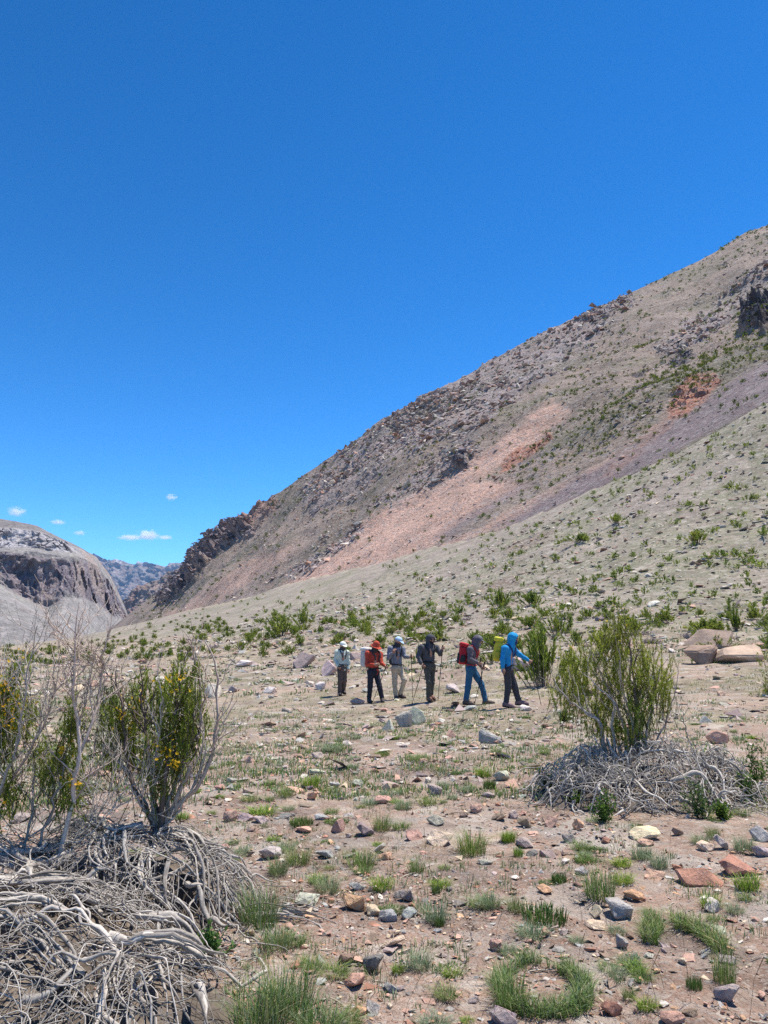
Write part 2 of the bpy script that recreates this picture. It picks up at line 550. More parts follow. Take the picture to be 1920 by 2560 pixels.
rocky = np.maximum.reduce([
    region([(735, 985), (830, 895), (985, 805), (1110, 735), (1250, 665), (1340, 620), (1380, 650), (1260, 740), (1180, 800), (1090, 890), (1000, 950), (880, 1000), (760, 1000)], 14, 18),
    region([(930, 930), (985, 870), (1060, 860), (1120, 870), (1060, 940), (980, 960)], 10, 10),
    0.9 * region([(800, 1110), (880, 1050), (1000, 955), (1050, 985), (930, 1062), (850, 1108)], 10, 10),
    region([(600, 1248), (690, 1195), (780, 1140), (800, 1150), (710, 1212), (640, 1245)], 4, 5),
    0.8 * region([(640, 1060), (700, 1000), (800, 960), (850, 1010), (760, 1080), (680, 1110)], 14, 20),
    0.9 * region([(1400, 760), (1430, 725), (1520, 660), (1659, 560), (1659, 600), (1560, 690), (1470, 755)], 8, 10)])
dark = np.maximum.reduce([region([(1600, 720), (1625, 670), (1659, 620), (1760, 560), (1760, 680), (1659, 735)], 6, 7), region([(1440, 795), (1465, 765), (1495, 750), (1500, 768), (1470, 800)], 3, 5),
                          region([(1372, 825), (1384, 800), (1400, 803), (1395, 825)], 2, 4), region([(992, 1018), (1003, 992), (1022, 998), (1020, 1018)], 2, 3)])
bigcrag = region([(1608, 722), (1632, 692), (1659, 652), (1770, 590), (1780, 690), (1659, 730)], 14, 14)
F1a, F2a, Ca = worley(mp * np.array((0.16, 0.16, 0.20)), 61)
F1b, F2b, Cb = worley(mp * 0.42, 62)
F1c, F2c, Cc = worley(mp * 1.0, 63)
block = (Ca - 0.35) * 2.4 * smooth(0.0, 0.16, F2a - F1a) + (Cb - 0.4) * 1.3 * smooth(0, 0.2, F2b - F1b)
block_small = (Cb - 0.4) * 1.1 * smooth(0, 0.2, F2b - F1b) + (Cc - 0.4) * 0.75 * smooth(0, 0.2, F2c - F1c)
edge_soft = smooth(-0.02, 0.10, msv)
big = fbm(mp * 0.022, 3, 71) * 5.0 + fbm(mp * 0.07, 3, 72) * 1.5
rk = np.clip(rocky + crag + 0.9 * dark + 0.2 * red + 0.5 * redtop, 0, 1)
patch = smooth(0.05, 0.35, fbm(mp * 0.05, 3, 75))
# gullies that run down the fall line
fl = vnoise(np.stack([(wx * 0.55 + my) * 0.028, mx * 0.002, 0 * mx], 1), 73)
disp = big * smooth(0.0, 0.5, msv) * (1 - 0.6 * smooth(0.65, 1.0, msv)) + 0.55 * fl + (rocky * (0.15 + 0.85 * patch) + dark) * (0.62 * block) + crag * (2.4 * block + 2.0 * smooth(0.35, 0.8, Ca)) + 0.8 * redtop * block + 0.4 * red * block_small
disp += (1 - np.clip(pink + purple, 0, 1)) * (0.30 * block_small * smooth(0.0, 0.4, fbm(mp * 0.12, 3, 74)) + 0.18 * fine) + 0.06 * fine
disp += 0.22 * rk * block_small + bigcrag * (1.6 + 1.6 * block + 1.2 * block_small)
disp *= smooth(0.0, 0.10, msv) * np.clip((np.interp(mx, mc, y0) - np.interp(mx, mc, y1)) / 150, 0.12, 1)
nrm = np.array((-0.45, -0.35, 0.82)); nrm /= np.linalg.norm(nrm)
mpd = mp + disp[:, None] * nrm
mpd[:, 2] += np.where(msv > 0.985, 0.0, 0)
tan = np.array((0.295, 0.222, 0.175)); tan2 = np.array((0.235, 0.182, 0.142)); olive = np.array((0.172, 0.162, 0.106))
c = tan + (tan2 - tan) * smooth(-0.25, 0.25, fbm(mp * 0.09, 4, 81))[:, None]
c = c + (olive - c) * (0.55 * smooth(0.0, 0.35, fbm(mp * 0.05 + 9, 4, 82)))[:, None]
c = c + (np.array((0.36, 0.27, 0.225)) - c) * (0.6 * smooth(0.0, 0.4, fbm(mp * 0.045 + 30, 3, 87)))[:, None]
def blend(c, m, a, amt=1.0):
    return c + (np.array(a) - c) * (np.clip(m, 0, 1) * amt)[:, None]
c = blend(c, pink * (0.86 + 0.25 * fl), (0.60, 0.378, 0.290), 1.0)
c = blend(c, purple, (0.225, 0.172, 0.178), 0.95)
c = blend(c, rocky * (0.4 + 0.6 * smooth(-0.1, 0.3, fine + 0.8 * (Cb - 0.5))), (0.335, 0.278, 0.282), 0.72)
c = blend(c, crag, (0.225, 0.175, 0.185), 0.8)
c = blend(c, redtop, (0.36, 0.20, 0.155), 0.75)
c = blend(c, redstreak, (0.34, 0.19, 0.14), 0.65)
c = blend(c, red, (0.40, 0.185, 0.125), 0.92)
c = blend(c, dark, (0.085, 0.072, 0.078), 0.92)
c *= (0.86 + 0.28 * Cb * np.clip(rk + 0.25, 0, 1) + 0.14 * (1 - np.clip(rk + 0.25, 0, 1)))[:, None]
mount_mesh = make_mesh('mountain', mpd, grid_faces(nrow, len(mc)), c, False)

def rock_slope_material(name, s, bump_d):
    k = NT(name, 0.95)
    pos = k.position()
    col = k.mix(1.0, k.attr(), k.ramp(k.noise(pos, 0.9 * s, 8, 0.7), [(0.25, 0.58), (0.75, 1.38)]), 'MULTIPLY')
    col = k.mix(1.0, col, k.ramp(k.noise(pos, 0.16 * s, 6, 0.7), [(0.30, 0.76), (0.70, 1.2)]), 'MULTIPLY')
    v = k.voronoi(pos, 1.7 * s)
    nd = k.n('SeparateColor'); k.link(v, nd.inputs[0])
    col = k.mix(k.math('MULTIPLY', k.ramp(nd.outputs[0], [(0.70, 0.0), (0.75, 1.0)]), 0.40), col, k.ramp(nd.outputs[1], [(0, 0.14), (0.5, (0.33, 0.30, 0.29)), (1, (0.48, 0.44, 0.42))]))
    v = k.voronoi(pos, 0.62 * s)
    nd = k.n('SeparateColor'); k.link(v, nd.inputs[0])
    col = k.mix(k.math('MULTIPLY', k.ramp(nd.outputs[0], [(0.84, 0.0), (0.88, 1.0)]), 0.30), col, k.ramp(nd.outputs[1], [(0, 0.14), (0.5, (0.30, 0.27, 0.26)), (1, (0.46, 0.42, 0.41))]))
    k.color(col)
    b1 = k.bump(k.noise(pos, 1.4 * s, 7, 0.72), 1.0, bump_d * 1.3)
    k.bump(k.voronoi(pos, 1.7 * s, 'Distance'), 0.5, bump_d * 0.8, b1)
    return k.m
M['slope'] = rock_slope_material('scree_slope', 1.0, 0.5)
mountain = add('mountain', mount_mesh, M['slope'])
tag(mountain, kind='structure')

# ================================================================== THE CLIFF MOUNTAIN ACROSS THE VALLEY
# levels from the valley floor to the top: measured height at a few columns and a distance
LX = np.array([-420, -200, -60, 0, 40, 80, 100, 140, 180, 210, 240, 262, 278, 300], float)
lev = [  # (heights at LX, distance)
    ([1402] * 14, 560), ([1300, 1290, 1285, 1290, 1310, 1330, 1342, 1348, 1352, 1358, 1364, 1368, 1372, 1376], 640),
    ([1215, 1225, 1240, 1255, 1283, 1305, 1312, 1290, 1292, 1300, 1318, 1335, 1352, 1374], 735),
    ([1130, 1165, 1186, 1192, 1190, 1190, 1195, 1200, 1206, 1222, 1262, 1304, 1340, 1372], 765),
    ([1105, 1150, 1172, 1178, 1177, 1178, 1185, 1188, 1195, 1212, 1252, 1298, 1338, 1371], 800),
    ([1060, 1115, 1134, 1140, 1141, 1148, 1156, 1172, 1188, 1206, 1247, 1295, 1336, 1370], 822),
    ([1030, 1095, 1117, 1121, 1126, 1136, 1146, 1166, 1185, 1204, 1245, 1293, 1335, 1369], 880)]
lx = np.linspace(-420, 300, 310)
rows = []
for hts, dd in lev:
    rows.append((np.interp(lx, LX, hts), dd + 0 * lx + 260 * smooth(120, 300, lx)))
fr = np.linspace(0, len(lev) - 1, 230)
P = []
YL = []
for q in fr:
    i = min(int(q), len(lev) - 2); t = q - i
    h = rows[i][0] * (1 - t) + rows[i + 1][0] * t
    d = rows[i][1] * (1 - t) + rows[i + 1][1] * t
    YL.append(h)
    a = (lx * kk - 960) / FOC; b = (1280 - h * kk) / FOC
    dy = math.cos(PITCH) - b * math.sin(PITCH); dz = math.sin(PITCH) + b * math.cos(PITCH)
    P.append(np.stack([a * d / dy, d, CAM_Z + dz * d / dy], -1))
P = np.array(P)
top = P[-1]
back = []
for q in range(1, 14):
    e = q / 13
    r = top.copy(); r[:, 1] += 500 * e; r[:, 0] -= 150 * e; r[:, 2] = top[:, 2] * (1 - e * e) - 12 * e * e
    back.append(r)
lp = np.concatenate([P, np.array(back)]).reshape(-1, 3)
lvl = np.concatenate([np.repeat(fr[:, None], len(lx), 1), np.full((13, len(lx)), 6.0)]).ravel()
lxx = np.tile(lx, len(fr) + 13)
wl = lvl + 0.30 * fbm(lp * 0.02, 4, 91)
cliff = smooth(1.85, 2.1, wl) * (1 - smooth(2.85, 3.05, wl))
white = smooth(3.55, 3.8, wl) * (1 - smooth(4.9, 5.1, wl)) * (1 - smooth(130, 190, lxx))
F1, F2, Cw = worley(lp * np.array((0.05, 0.05, 0.028)), 92)
F1s, F2s, Cs = worley(lp * np.array((0.13, 0.13, 0.07)), 93)
col_n = fbm(lp * np.array((0.10, 0.10, 0.012)), 4, 94)
bed = vnoise(np.stack([lp[:, 2] * 0.13 + 0.01 * lp[:, 0], 0.004 * lp[:, 0], 0 * lp[:, 0]], 1), 95)
d = cliff * ((Cw - 0.4) * 13 * smooth(0, 0.1, F2 - F1) + (Cs - 0.4) * 5 * smooth(0, 0.15, F2s - F1s) + 7 * col_n + 2.5 * bed)
d += white * ((Cs - 0.4) * 7 * smooth(0, 0.15, F2s - F1s) + 5 * col_n + (Cw - 0.4) * 5) + 5 * fbm(lp * 0.02, 4, 96) + 1.2 * fbm(lp * 0.1, 3, 97)
d *= smooth(0, 0.4, lvl)
chute = smooth(0.25, 0.5, vnoise(np.stack([lxx * 0.035, lvl * 0.35, 0 * lvl], 1), 98)) * smooth(1.7, 2.1, lvl)
lpd = lp + d[:, None] * np.array((0.35, -0.85, 0.25))
c = np.tile(np.array((0.285, 0.262, 0.248)), (len(lp), 1)) * (0.9 + 0.2 * fbm(lp * 0.05, 3, 99))[:, None]
c = blend(c, smooth(0.0, 0.4, fbm(lp * 0.03, 3, 100)), (0.28, 0.265, 0.225), 0.5)
c = blend(c, cliff, (0.175, 0.140, 0.160), 0.95)
c = blend(c, cliff * smooth(0.1, 0.5, bed + 0.4 * col_n), (0.26, 0.205, 0.19), 0.6)
c = blend(c, cliff * chute, (0.30, 0.24, 0.21), 0.6)
c = blend(c, white, (0.48, 0.45, 0.46), 0.9)
c = blend(c, white * smooth(0.1, 0.5, col_n + 0.6 * (Cs - 0.5)), (0.24, 0.21, 0.22), 0.75)
c = blend(c, smooth(5.0, 5.2, wl), (0.165, 0.145, 0.14), 0.85)
c = blend(c, smooth(150, 190, lxx) * smooth(2.0, 2.4, wl) * smooth(0.05, 0.3, fbm(lp * 0.03 + 50, 3, 101)), (0.36, 0.27, 0.225), 0.7)
cliff_mesh = make_mesh('mountain', lpd, grid_faces(len(fr) + 13, len(lx)), c, False)
M['cliff'] = rock_slope_material('cliff_rock', 0.22, 1.6)
cm = add('mountain', cliff_mesh, M['cliff'])
tag(cm, kind='structure')

# ================================================================== FAR RANGES
def far_range(cols, heights, dist, depth, base, seed, amp, colour, snow=None, rough=1.0):
    xs = np.linspace(cols[0], cols[-1], 260)
    h = np.interp(xs, cols, heights)
    rows = []
    nr = 90
    for q in range(nr):
        e = q / (nr - 1)
        hh = base + (h - base) * e
        dq = dist + depth * e
        a = (xs * kk - 960) / FOC; b = (1280 - hh * kk) / FOC
        dy = math.cos(PITCH) - b * math.sin(PITCH); dz = math.sin(PITCH) + b * math.cos(PITCH)
        rows.append(np.stack([a * dq / dy, dq + 0 * xs, CAM_Z + dz * dq / dy], -1))
    t = rows[-1]
    for q in range(1, 10):
        e = q / 9
        r = t.copy(); r[:, 1] += depth * 0.8 * e; r[:, 2] = t[:, 2] * (1 - e) - 30 * e
        rows.append(r)
    V = np.array(rows).reshape(-1, 3)
    s = 1.0 / (dist * 0.05)
    r1 = 1 - np.abs(fbm(V * s * np.array((1, 1, 0.4)), 5, seed)) * 2.6
    r2 = fbm(V * s * 4, 4, seed + 3)
    dd = amp * (r1 - 0.4 + 0.5 * r2) * np.tile(smooth(0, 0.25, np.concatenate([np.linspace(0, 1, nr), np.ones(9)]))[:, None], (1, len(xs))).ravel()
    V[:, 2] += dd * 0.5; V[:, 1] -= dd
    C = np.tile(np.array(colour), (len(V), 1)) * (0.85 + 0.4 * r2)[:, None]
    C = blend(C, smooth(0.1, 0.4, fbm(V * s * 2 + 5, 4, seed + 9)), np.array(colour) * np.array((1.35, 1.05, 0.95)), 0.7)
    if snow:
        z0, col_s = snow
        m = smooth(z0 - 70, z0 + 90, V[:, 2] + 190 * r2) * smooth(-0.1, 0.25, fbm(V * s * 5 + 7, 3, seed + 11))
        C = blend(C, m, col_s, 0.9)
    return make_mesh('mountain', V, grid_faces(nr + 9, len(xs)), C, False)
M['far'] = rock_slope_material('far_rock', 0.02, 14)
o = add('mountain', far_range([150, 185, 215, 240, 262, 300, 330, 352, 400, 480, 560], [1196, 1198, 1205, 1212, 1216, 1220, 1221, 1226, 1215, 1200, 1190], 7600, 1700, 1420, 121, 110, (0.20, 0.165, 0.155), (1010, (0.50, 0.52, 0.58))), M['far'])
tag(o, kind='structure')
M['mid'] = rock_slope_material('mid_rock', 0.08, 5)
o = add('mountain', far_range([200, 255, 280, 300, 330, 360, 390, 430, 520], [1400, 1300, 1282, 1268, 1248, 1232, 1220, 1205, 1180], 2300, 600, 1420, 141, 40, (0.235, 0.175, 0.15)), M['mid'])
tag(o, kind='structure')
# ================================================================== ROCKS
def hull_rock(seed, shape, n=16, bevel=0.05, rough=0.0, cuts=0):
    """Angular stone of unit size: a convex hull, optionally bevelled and roughened."""
    g = np.random.default_rng(seed)
    bm = bmesh.new()
    if shape == 'round':
        d = g.normal(size=(n + 14, 3)); d /= np.linalg.norm(d, axis=1)[:, None]
        pts = d * g.uniform(0.82, 1.0, (len(d), 1)) * 0.5
    else:
        tx, ty = g.uniform(0.45, 1.0, 2)
        box = np.array([(x, y, z) for x in (-1, 1) for y in (-1, 1) for z in (-1, 1)], float) * 0.5
        box[:, 0] *= np.where(box[:, 2] > 0, tx, 1); box[:, 1] *= np.where(box[:, 2] > 0, ty, 1)
        box += g.uniform(-0.16, 0.16, box.shape)
        extra = g.uniform(-0.55, 0.55, (n, 3))
        extra[:, 2] *= 0.9
        pts = np.concatenate([box, extra])
        pts = pts[(np.abs(pts).sum(1) < 1.12)]
    sc = {'slab': (1.0, 0.8, 0.36), 'block': (1.0, 0.85, 0.72), 'wedge': (1.0, 0.7, 0.62), 'round': (1.0, 0.85, 0.66)}[shape]
    pts = pts * np.array(sc)
    if shape == 'wedge':
        pts[:, 2] += 0.28 * pts[:, 0]
    for p in pts:
        bm.verts.new(p)
    r = bmesh.ops.convex_hull(bm, input=bm.verts)
    bmesh.ops.delete(bm, geom=[v for v in bm.verts if not v.link_faces], context='VERTS')
    bmesh.ops.dissolve_limit(bm, angle_limit=math.radians(9), verts=bm.verts, edges=bm.edges)
    if bevel:
        bmesh.ops.bevel(bm, geom=list(bm.edges), offset=bevel * 0.5, segments=1, affect='EDGES', clamp_overlap=True)
    if cuts:
        bmesh.ops.triangulate(bm, faces=bm.faces)
        bmesh.ops.subdivide_edges(bm, edges=bm.edges, cuts=cuts, use_grid_fill=True)
    bmesh.ops.triangulate(bm, faces=bm.faces)
    V = np.array([v.co[:] for v in bm.verts]); 
    bm.verts.index_update()
    F = np.array([[v.index for v in f.verts] for f in bm.faces])
    bm.free()
    ext = V.max(0) - V.min(0)
    V = (V - (V.max(0) + V.min(0)) / 2) / ext[0]
    if rough:
        f1, f2, cc = worley(V * 4.5 + seed, seed)
        V = V + (V / (np.linalg.norm(V, axis=1)[:, None] + 1e-6)) * (rough * (fbm(V * 3 + seed, 4, seed) + 0.9 * (cc - 0.5) * smooth(0, 0.2, f2 - f1)))[:, None]
    return V, F

def rock_material(name, use_attr, s=1.0):
    k = NT(name, 0.85)
    pos = k.coord('Object') if not use_attr else k.position()
    base = k.attr() if use_attr else k.n('ObjectInfo').outputs['Color']
    v = k.ramp(k.noise(pos, 3.5 * s, 7, 0.65), [(0.28, 0.68), (0.72, 1.30)])
    col = k.mix(1.0, base, v, 'MULTIPLY')
    lich = k.ramp(k.noise(pos, 8 * s, 5, 0.7, 0.4), [(0.60, 0.0), (0.66, 1.0)])
    col = k.mix(k.math('MULTIPLY', lich, 0.30), col, (0.42, 0.38, 0.34))
    spots = k.ramp(k.voronoi(pos, 26 * s, 'Distance'), [(0.10, 1.0), (0.24, 0.0)])
    col = k.mix(k.math('MULTIPLY', spots, 0.25), col, (0.10, 0.085, 0.08))
    k.color(col)
    b = k.bump(k.noise(pos, 9 * s, 8, 0.7), 0.6, 0.06 / s if s < 4 else 0.012)
    k.bump(k.voronoi(pos, 3.0 * s, 'Distance'), 0.35, 0.08 / s if s < 4 else 0.012, b)
    return k.m
M['rock'] = rock_material('weathered_stone', False)
M['stones'] = rock_material('loose_stones', True, 9.0)
M['talus'] = rock_material('talus_stone', True, 0.5)

ROCKV = {}
for sh in ('slab', 'block', 'wedge', 'round'):
    ROCKV[sh] = []
    for q in range(6):
        V, F = hull_rock(100 + q * 13 + len(sh), sh, 12, 0.07, 0.035, 1)
        me = make_mesh('rock', V, F)
        me.materials.append(M['rock'])
        ROCKV[sh].append((me, V))

TONES = {'mauve': (0.335, 0.275, 0.28), 'pink': (0.44, 0.29, 0.245), 'red': (0.34, 0.185, 0.14), 'cream': (0.50, 0.42, 0.33), 'grey': (0.34, 0.325, 0.32), 'blue': (0.315, 0.325, 0.335),
         'green': (0.36, 0.365, 0.325), 'brown': (0.25, 0.19, 0.155), 'dark': (0.19, 0.18, 0.18), 'tan': (0.33, 0.25, 0.215), 'white': (0.52, 0.49, 0.47), 'orange': (0.46, 0.30, 0.20), 'purple': (0.25, 0.195, 0.205)}
TONES = {k_: (v_[0] * 1.16, v_[1] * 1.09, v_[2] * 0.98) for k_, v_ in TONES.items()}
WORDS = {'mauve': 'mauve', 'pink': 'pinkish', 'red': 'red-brown', 'cream': 'cream', 'grey': 'grey', 'blue': 'blue-grey', 'green': 'greenish grey', 'brown': 'brown', 'dark': 'dark grey', 'white': 'whitish', 'tan': 'tan',
         'orange': 'orange', 'purple': 'dark purple'}

def put_rock(x, y, wid, hgt, tone, shape, label, group=None, rz=None, tilt=0.12, sink=0.22, deep=None, name='rock', z=None):
    v = PR.randrange(len(ROCKV[shape]))
    me, V = ROCKV[shape][v]
    ez = V[:, 2].max() - V[:, 2].min()
    ey = V[:, 1].max() - V[:, 1].min()
    o = bpy.data.objects.new(name, me)
    COL.objects.link(o)
    hz = hgt / ez / (1 - sink)
    o.scale = (wid, (deep or wid * PR.uniform(0.7, 1.05)) / ey, hz)
    rz = PR.uniform(-0.5, 0.5) if rz is None else rz
    o.rotation_euler = (PR.uniform(-tilt, tilt), PR.uniform(-tilt, tilt), rz + (math.pi if PR.random() < 0.5 else 0))
    zz = float(ground_z(x, y)[0]) if z is None else z
    o.location = (x, y, zz + hz * ez * (0.5 - sink))
    j = PR.uniform(1.0, 1.32)
    o.color = tuple(c * j * PR.uniform(0.95, 1.05) for c in TONES[tone]) + (1,)
    tag(o, label, 'rock' if name == 'rock' else name, group)
    return o

TAKEN = []          # (x, y, radius) of hand-placed things, so that the scatter stays off them
def rock_at(xd, yd, wd, hd, tone, shape, label, group=None, **kw):
    """Rock whose foot is seen at (xd, yd), wd wide and hd tall on the measured sheet."""
    p = hit(xd, yd)
    s = p[1] / (FOC * 1659 / 1920)
    w = wd * s
    y = p[1] + 0.3 * w
    TAKEN.append((p[0], y, 0.55 * w))
    return put_rock(p[0] * y / p[1], y, w, hd * s * 0.92, tone, shape, label, group, **kw)

# the big ones
BIG = [
    (1514, 1434, 60, 44, 'brown', 'wedge', 'brown wedge-shaped boulder leaning under the heaped boulders on the meadow', 'boulder'),
    (1528, 1402, 100, 44, 'tan', 'slab', 'broad pinkish brown boulder on top of the heap of boulders', 'boulder'),
    (1592, 1430, 114, 42, 'tan', 'slab', 'long smooth pinkish boulder lying low beside the heaped boulders', 'boulder'),
    (1540, 1428, 40, 18, 'mauve', 'block', 'small mauve block wedged between the heaped boulders', 'boulder'),
    (655, 1442, 48, 33, 'purple', 'block', 'squarish dark purple boulder standing alone on the meadow', 'boulder'),
    (708, 1459, 36, 33, 'mauve', 'wedge', 'mauve boulder just behind the hiker in the mint shirt', 'boulder'),
    (765, 1425, 42, 15, 'mauve', 'slab', 'flat mauve slab behind the white-capped hiker and the one in red', 'rock'),
    (873, 1570, 36, 35, 'green', 'wedge', 'pale greenish upright stone in front of the dark-hooded hiker', 'rock'),
    (898, 1566, 40, 40, 'green', 'block', 'larger pale greenish stone leaning on its upright twin', 'rock'),
    (1055, 1606, 48, 31, 'blue', 'slab', 'thick blue-grey slab tilted on the gravel below the hikers', 'rock'),
    (1130, 1449, 52, 30, 'mauve', 'block', 'mauve boulder beyond the hiker in the blue hoodie', 'boulder'),
    (982, 1497, 34, 20, 'grey', 'block', 'bluish grey stone between the dark-hooded hiker and the red backpack', 'rock'),
    (527, 1440, 40, 16, 'white', 'round', 'low whitish stone on the meadow below the green shrubs', 'rock'),
    (459, 1508, 36, 32, 'white', 'round', 'rounded whitish pink stone beside the bare branches of the flowering shrub', 'rock'),
    (505, 1495, 24, 15, 'mauve', 'block', 'small mauve block near the rounded whitish stone', 'rock'),
    (580, 1497, 36, 13, 'white', 'slab', 'flat whitish slab alone on the meadow', 'rock'),
    (692, 1490, 22, 17, 'white', 'wedge', 'small white pointed stone on the meadow below the mauve boulder', 'rock'),
    (668, 1458 + 24, 20, 10, 'white', 'slab', 'little white slab near the squarish purple boulder', 'rock'),
    (772, 1425 + 96, 30, 14, 'pink', 'round', 'pink rounded stone at the feet of the hiker in mint', 'rock'),
    (1550, 1608, 46, 30, 'pink', 'round', 'rounded pinkish stone behind the dead branch heap', 'rock'),
    (1412, 1310, 28, 12, 'white', 'slab', 'pale stone lying among the shrubs of the fan', 'rock'),
    (1222, 1310, 26, 8, 'white', 'slab', 'flat pale slab under a shrub on the fan', 'rock'),
]
for xd, yd, wd, hd, tone, sh, lab, nm in BIG:
    rock_at(xd, yd, wd, hd, tone, sh, lab, name=nm)

# stones one can point to on the gravel: (x, foot y, width, height) on the measured sheet
A7 = lambda x, y: (1037 + x * 0.375, 1728 + y * 0.375)
A6 = lambda x, y: (518.4 + x * 0.3646, 1555.3 + y * 0.3646)
A8 = lambda x, y: (518.4 + x * 0.3646, 1814.5 + y * 0.3646)
def zoomed(f, s, rows):
    for x, y, w, h, tone, sh, lab in rows:
        cx, cy = f(x, y + h * 0.5)
        rock_at(cx, cy, w * s, h * s * 0.9, tone, sh, lab)
zoomed(A7, 0.375, [
    (805, 640, 140, 95, 'blue', 'block', 'faceted blue-grey stone lying next to a small cream stone'), (668, 650, 65, 75, 'cream', 'wedge', 'small cream upright stone beside the faceted blue-grey one'),
    (1270, 450, 235, 100, 'red', 'slab', 'large red-brown slab half sunk in the gravel'), (1490, 390, 190, 110, 'red', 'wedge', 'dark red tilted wedge of stone behind the large red-brown slab'),
    (1010, 445, 110, 50, 'pink', 'block', 'pink block with a dark side just before the large red slab'), (880, 560, 110, 45, 'orange', 'slab', 'thin orange-brown flake below the thick grass tuft'),
    (950, 200, 170, 72, 'cream', 'slab', 'broad cream slab in front of the dead branch heap'), (955, 250, 90, 40, 'pink', 'round', 'pinkish stone tucked under the broad cream slab'),
    (1390, 245, 90, 90, 'mauve', 'wedge', 'pale mauve upright stone next to a cream cobble'), (1300, 270, 95, 55, 'cream', 'round', 'cream cobble leaning against the pale mauve upright stone'),
    (257, 130, 82, 60, 'brown', 'block', 'square brown block in the row of stones below the dead branch heap'), (412, 130, 70, 70, 'pink', 'block', 'pinkish square block in the row of stones below the dead branch heap'),
    (565, 135, 60, 70, 'orange', 'round', 'peach coloured stone in the row below the dead branch heap'), (105, 95, 82, 50, 'brown', 'wedge', 'brown wedge at the end of the row of stones'),
    (585, 410, 75, 55, 'grey', 'round', 'round grey cobble beside the thick grass tuft'), (1138, 178, 60, 48, 'brown', 'block', 'small brown cube of stone near the broad cream slab'),
    (1430, 1130, 130, 105, 'mauve', 'block', 'mauve stone with a flat top beside a tall grass tuft'), (755, 1200, 95, 78, 'red', 'block', 'brick-red square stone next to a dry stick'),
    (820, 820, 70, 75, 'grey', 'wedge', 'grey upright splinter below the faceted blue-grey stone'), (1215, 1235, 85, 45, 'brown', 'round', 'brown cobble near the pale dry stick'),
    (1110, 1275, 130, 62, 'pink', 'round', 'smooth pink stone beside the dry stick'), (90, 842, 68, 70, 'pink', 'block', 'pale pink stone beside a grey-green tuft'),
    (140, 1262, 130, 85, 'mauve', 'wedge', 'mauve wedge touching the ring of grass'), (370, 520, 80, 48, 'orange', 'block', 'orange stone below the small green herb'),
    (395, 310, 90, 50, 'purple', 'slab', 'purple slab beside a darker slab'), (300, 310, 70, 40, 'dark', 'slab', 'dark thin slab beside a purple slab'), (510, 222, 72, 50, 'dark', 'wedge', 'dark blue-grey wedge by a grass tuft'),
    (505, 300, 80, 26, 'brown', 'slab', 'flat brown flake on the gravel'), (1615, 200, 90, 90, 'blue', 'block', 'bluish stone among the grasses by the red wedge'), (1615, 300, 90, 60, 'mauve', 'slab', 'mauve slab in front of the bluish stone'),
    (1060, 1180, 60, 26, 'white', 'slab', 'whitish chip beside the straggling tuft'), (1300, 875, 66, 34, 'grey', 'slab', 'small grey chip inside the arc of grass'), (1165, 930, 44, 28, 'cream', 'round', 'little cream pebble inside the arc of grass')])
zoomed(A6, 0.3646, [
    (745, 645, 110, 92, 'purple', 'wedge', 'pointed dark purple stone in the middle of the gravel'), (1185, 712, 150, 75, 'cream', 'block', 'long block with cream top and dark side'), (1035, 690, 100, 58, 'pink', 'block', 'reddish stone next to the long cream-topped block'),
    (580, 625, 80, 80, 'pink', 'slab', 'pinkish slab beside the pointed purple stone'), (175, 795, 125, 65, 'grey', 'slab', 'pale grey slab by a grass tuft on the bare soil'), (500, 800, 110, 45, 'blue', 'slab', 'blue-green flake beside an orange-tinted one'),
    (860, 805, 92, 45, 'orange', 'slab', 'bright orange flake behind the dark green tuft'), (825, 760, 70, 60, 'grey', 'wedge', 'grey stone behind the bright orange flake'), (1160, 595, 92, 70, 'green', 'block', 'dark greenish block standing in grass'),
    (1540, 575, 72, 52, 'brown', 'wedge', 'brown wedge beside a small pale cube'), (1620, 560, 50, 50, 'mauve', 'block', 'small pale mauve cube near a brown wedge'), (1400, 525, 72, 58, 'pink', 'round', 'rounded pink stone with a brown one at its foot'),
    (1155, 412, 78, 72, 'mauve', 'block', 'mauve stone under a scatter of white chips'), (560, 385, 70, 36, 'blue', 'slab', 'small blue-white flake on bare soil'), (890, 385, 95, 40, 'mauve', 'slab', 'thin mauve slab broken in two'),
    (380, 158, 72, 30, 'brown', 'slab', 'dark brown flake high on the gravel'), (460, 212, 72, 42, 'mauve', 'wedge', 'small mauve wedge beside a grass mat'), (1545, 330, 92, 68, 'green', 'slab', 'greenish grey slab near two bright herbs'),
    (430, 450, 62, 58, 'orange', 'block', 'rusty stone stack beside the bright herb'), (690, 990, 82, 50, 'blue', 'wedge', 'bluish stone above the overhanging rusty one'), (400, 1062, 135, 55, 'green', 'slab', 'long green-grey slab on the bare soil'),
    (672, 1082, 130, 108, 'orange', 'block', 'rusty stone overhanging a dark hollow'), (790, 1132, 92, 50, 'cream', 'block', 'cream stone beside the overhanging rusty one'), (985, 1045, 80, 72, 'dark', 'block', 'dark greenish cube alone on the bare soil'),
    (880, 1162, 105, 70, 'blue', 'round', 'dark slate-blue cobble beside a pale blue flake'), (1002, 1150, 92, 52, 'blue', 'slab', 'pale blue flake beside the slate-blue cobble'), (265, 570, 82, 24, 'dark', 'slab', 'thin dark slab next to a dark grass mat'),
    (1115, 352, 42, 30, 'white', 'round', 'bright white chip on the gravel'), (120, 590, 90, 40, 'mauve', 'slab', 'pale mauve slab by the dead shrub mound'), (480, 575, 70, 36, 'blue', 'slab', 'bluish flake under the dark grass mat')])
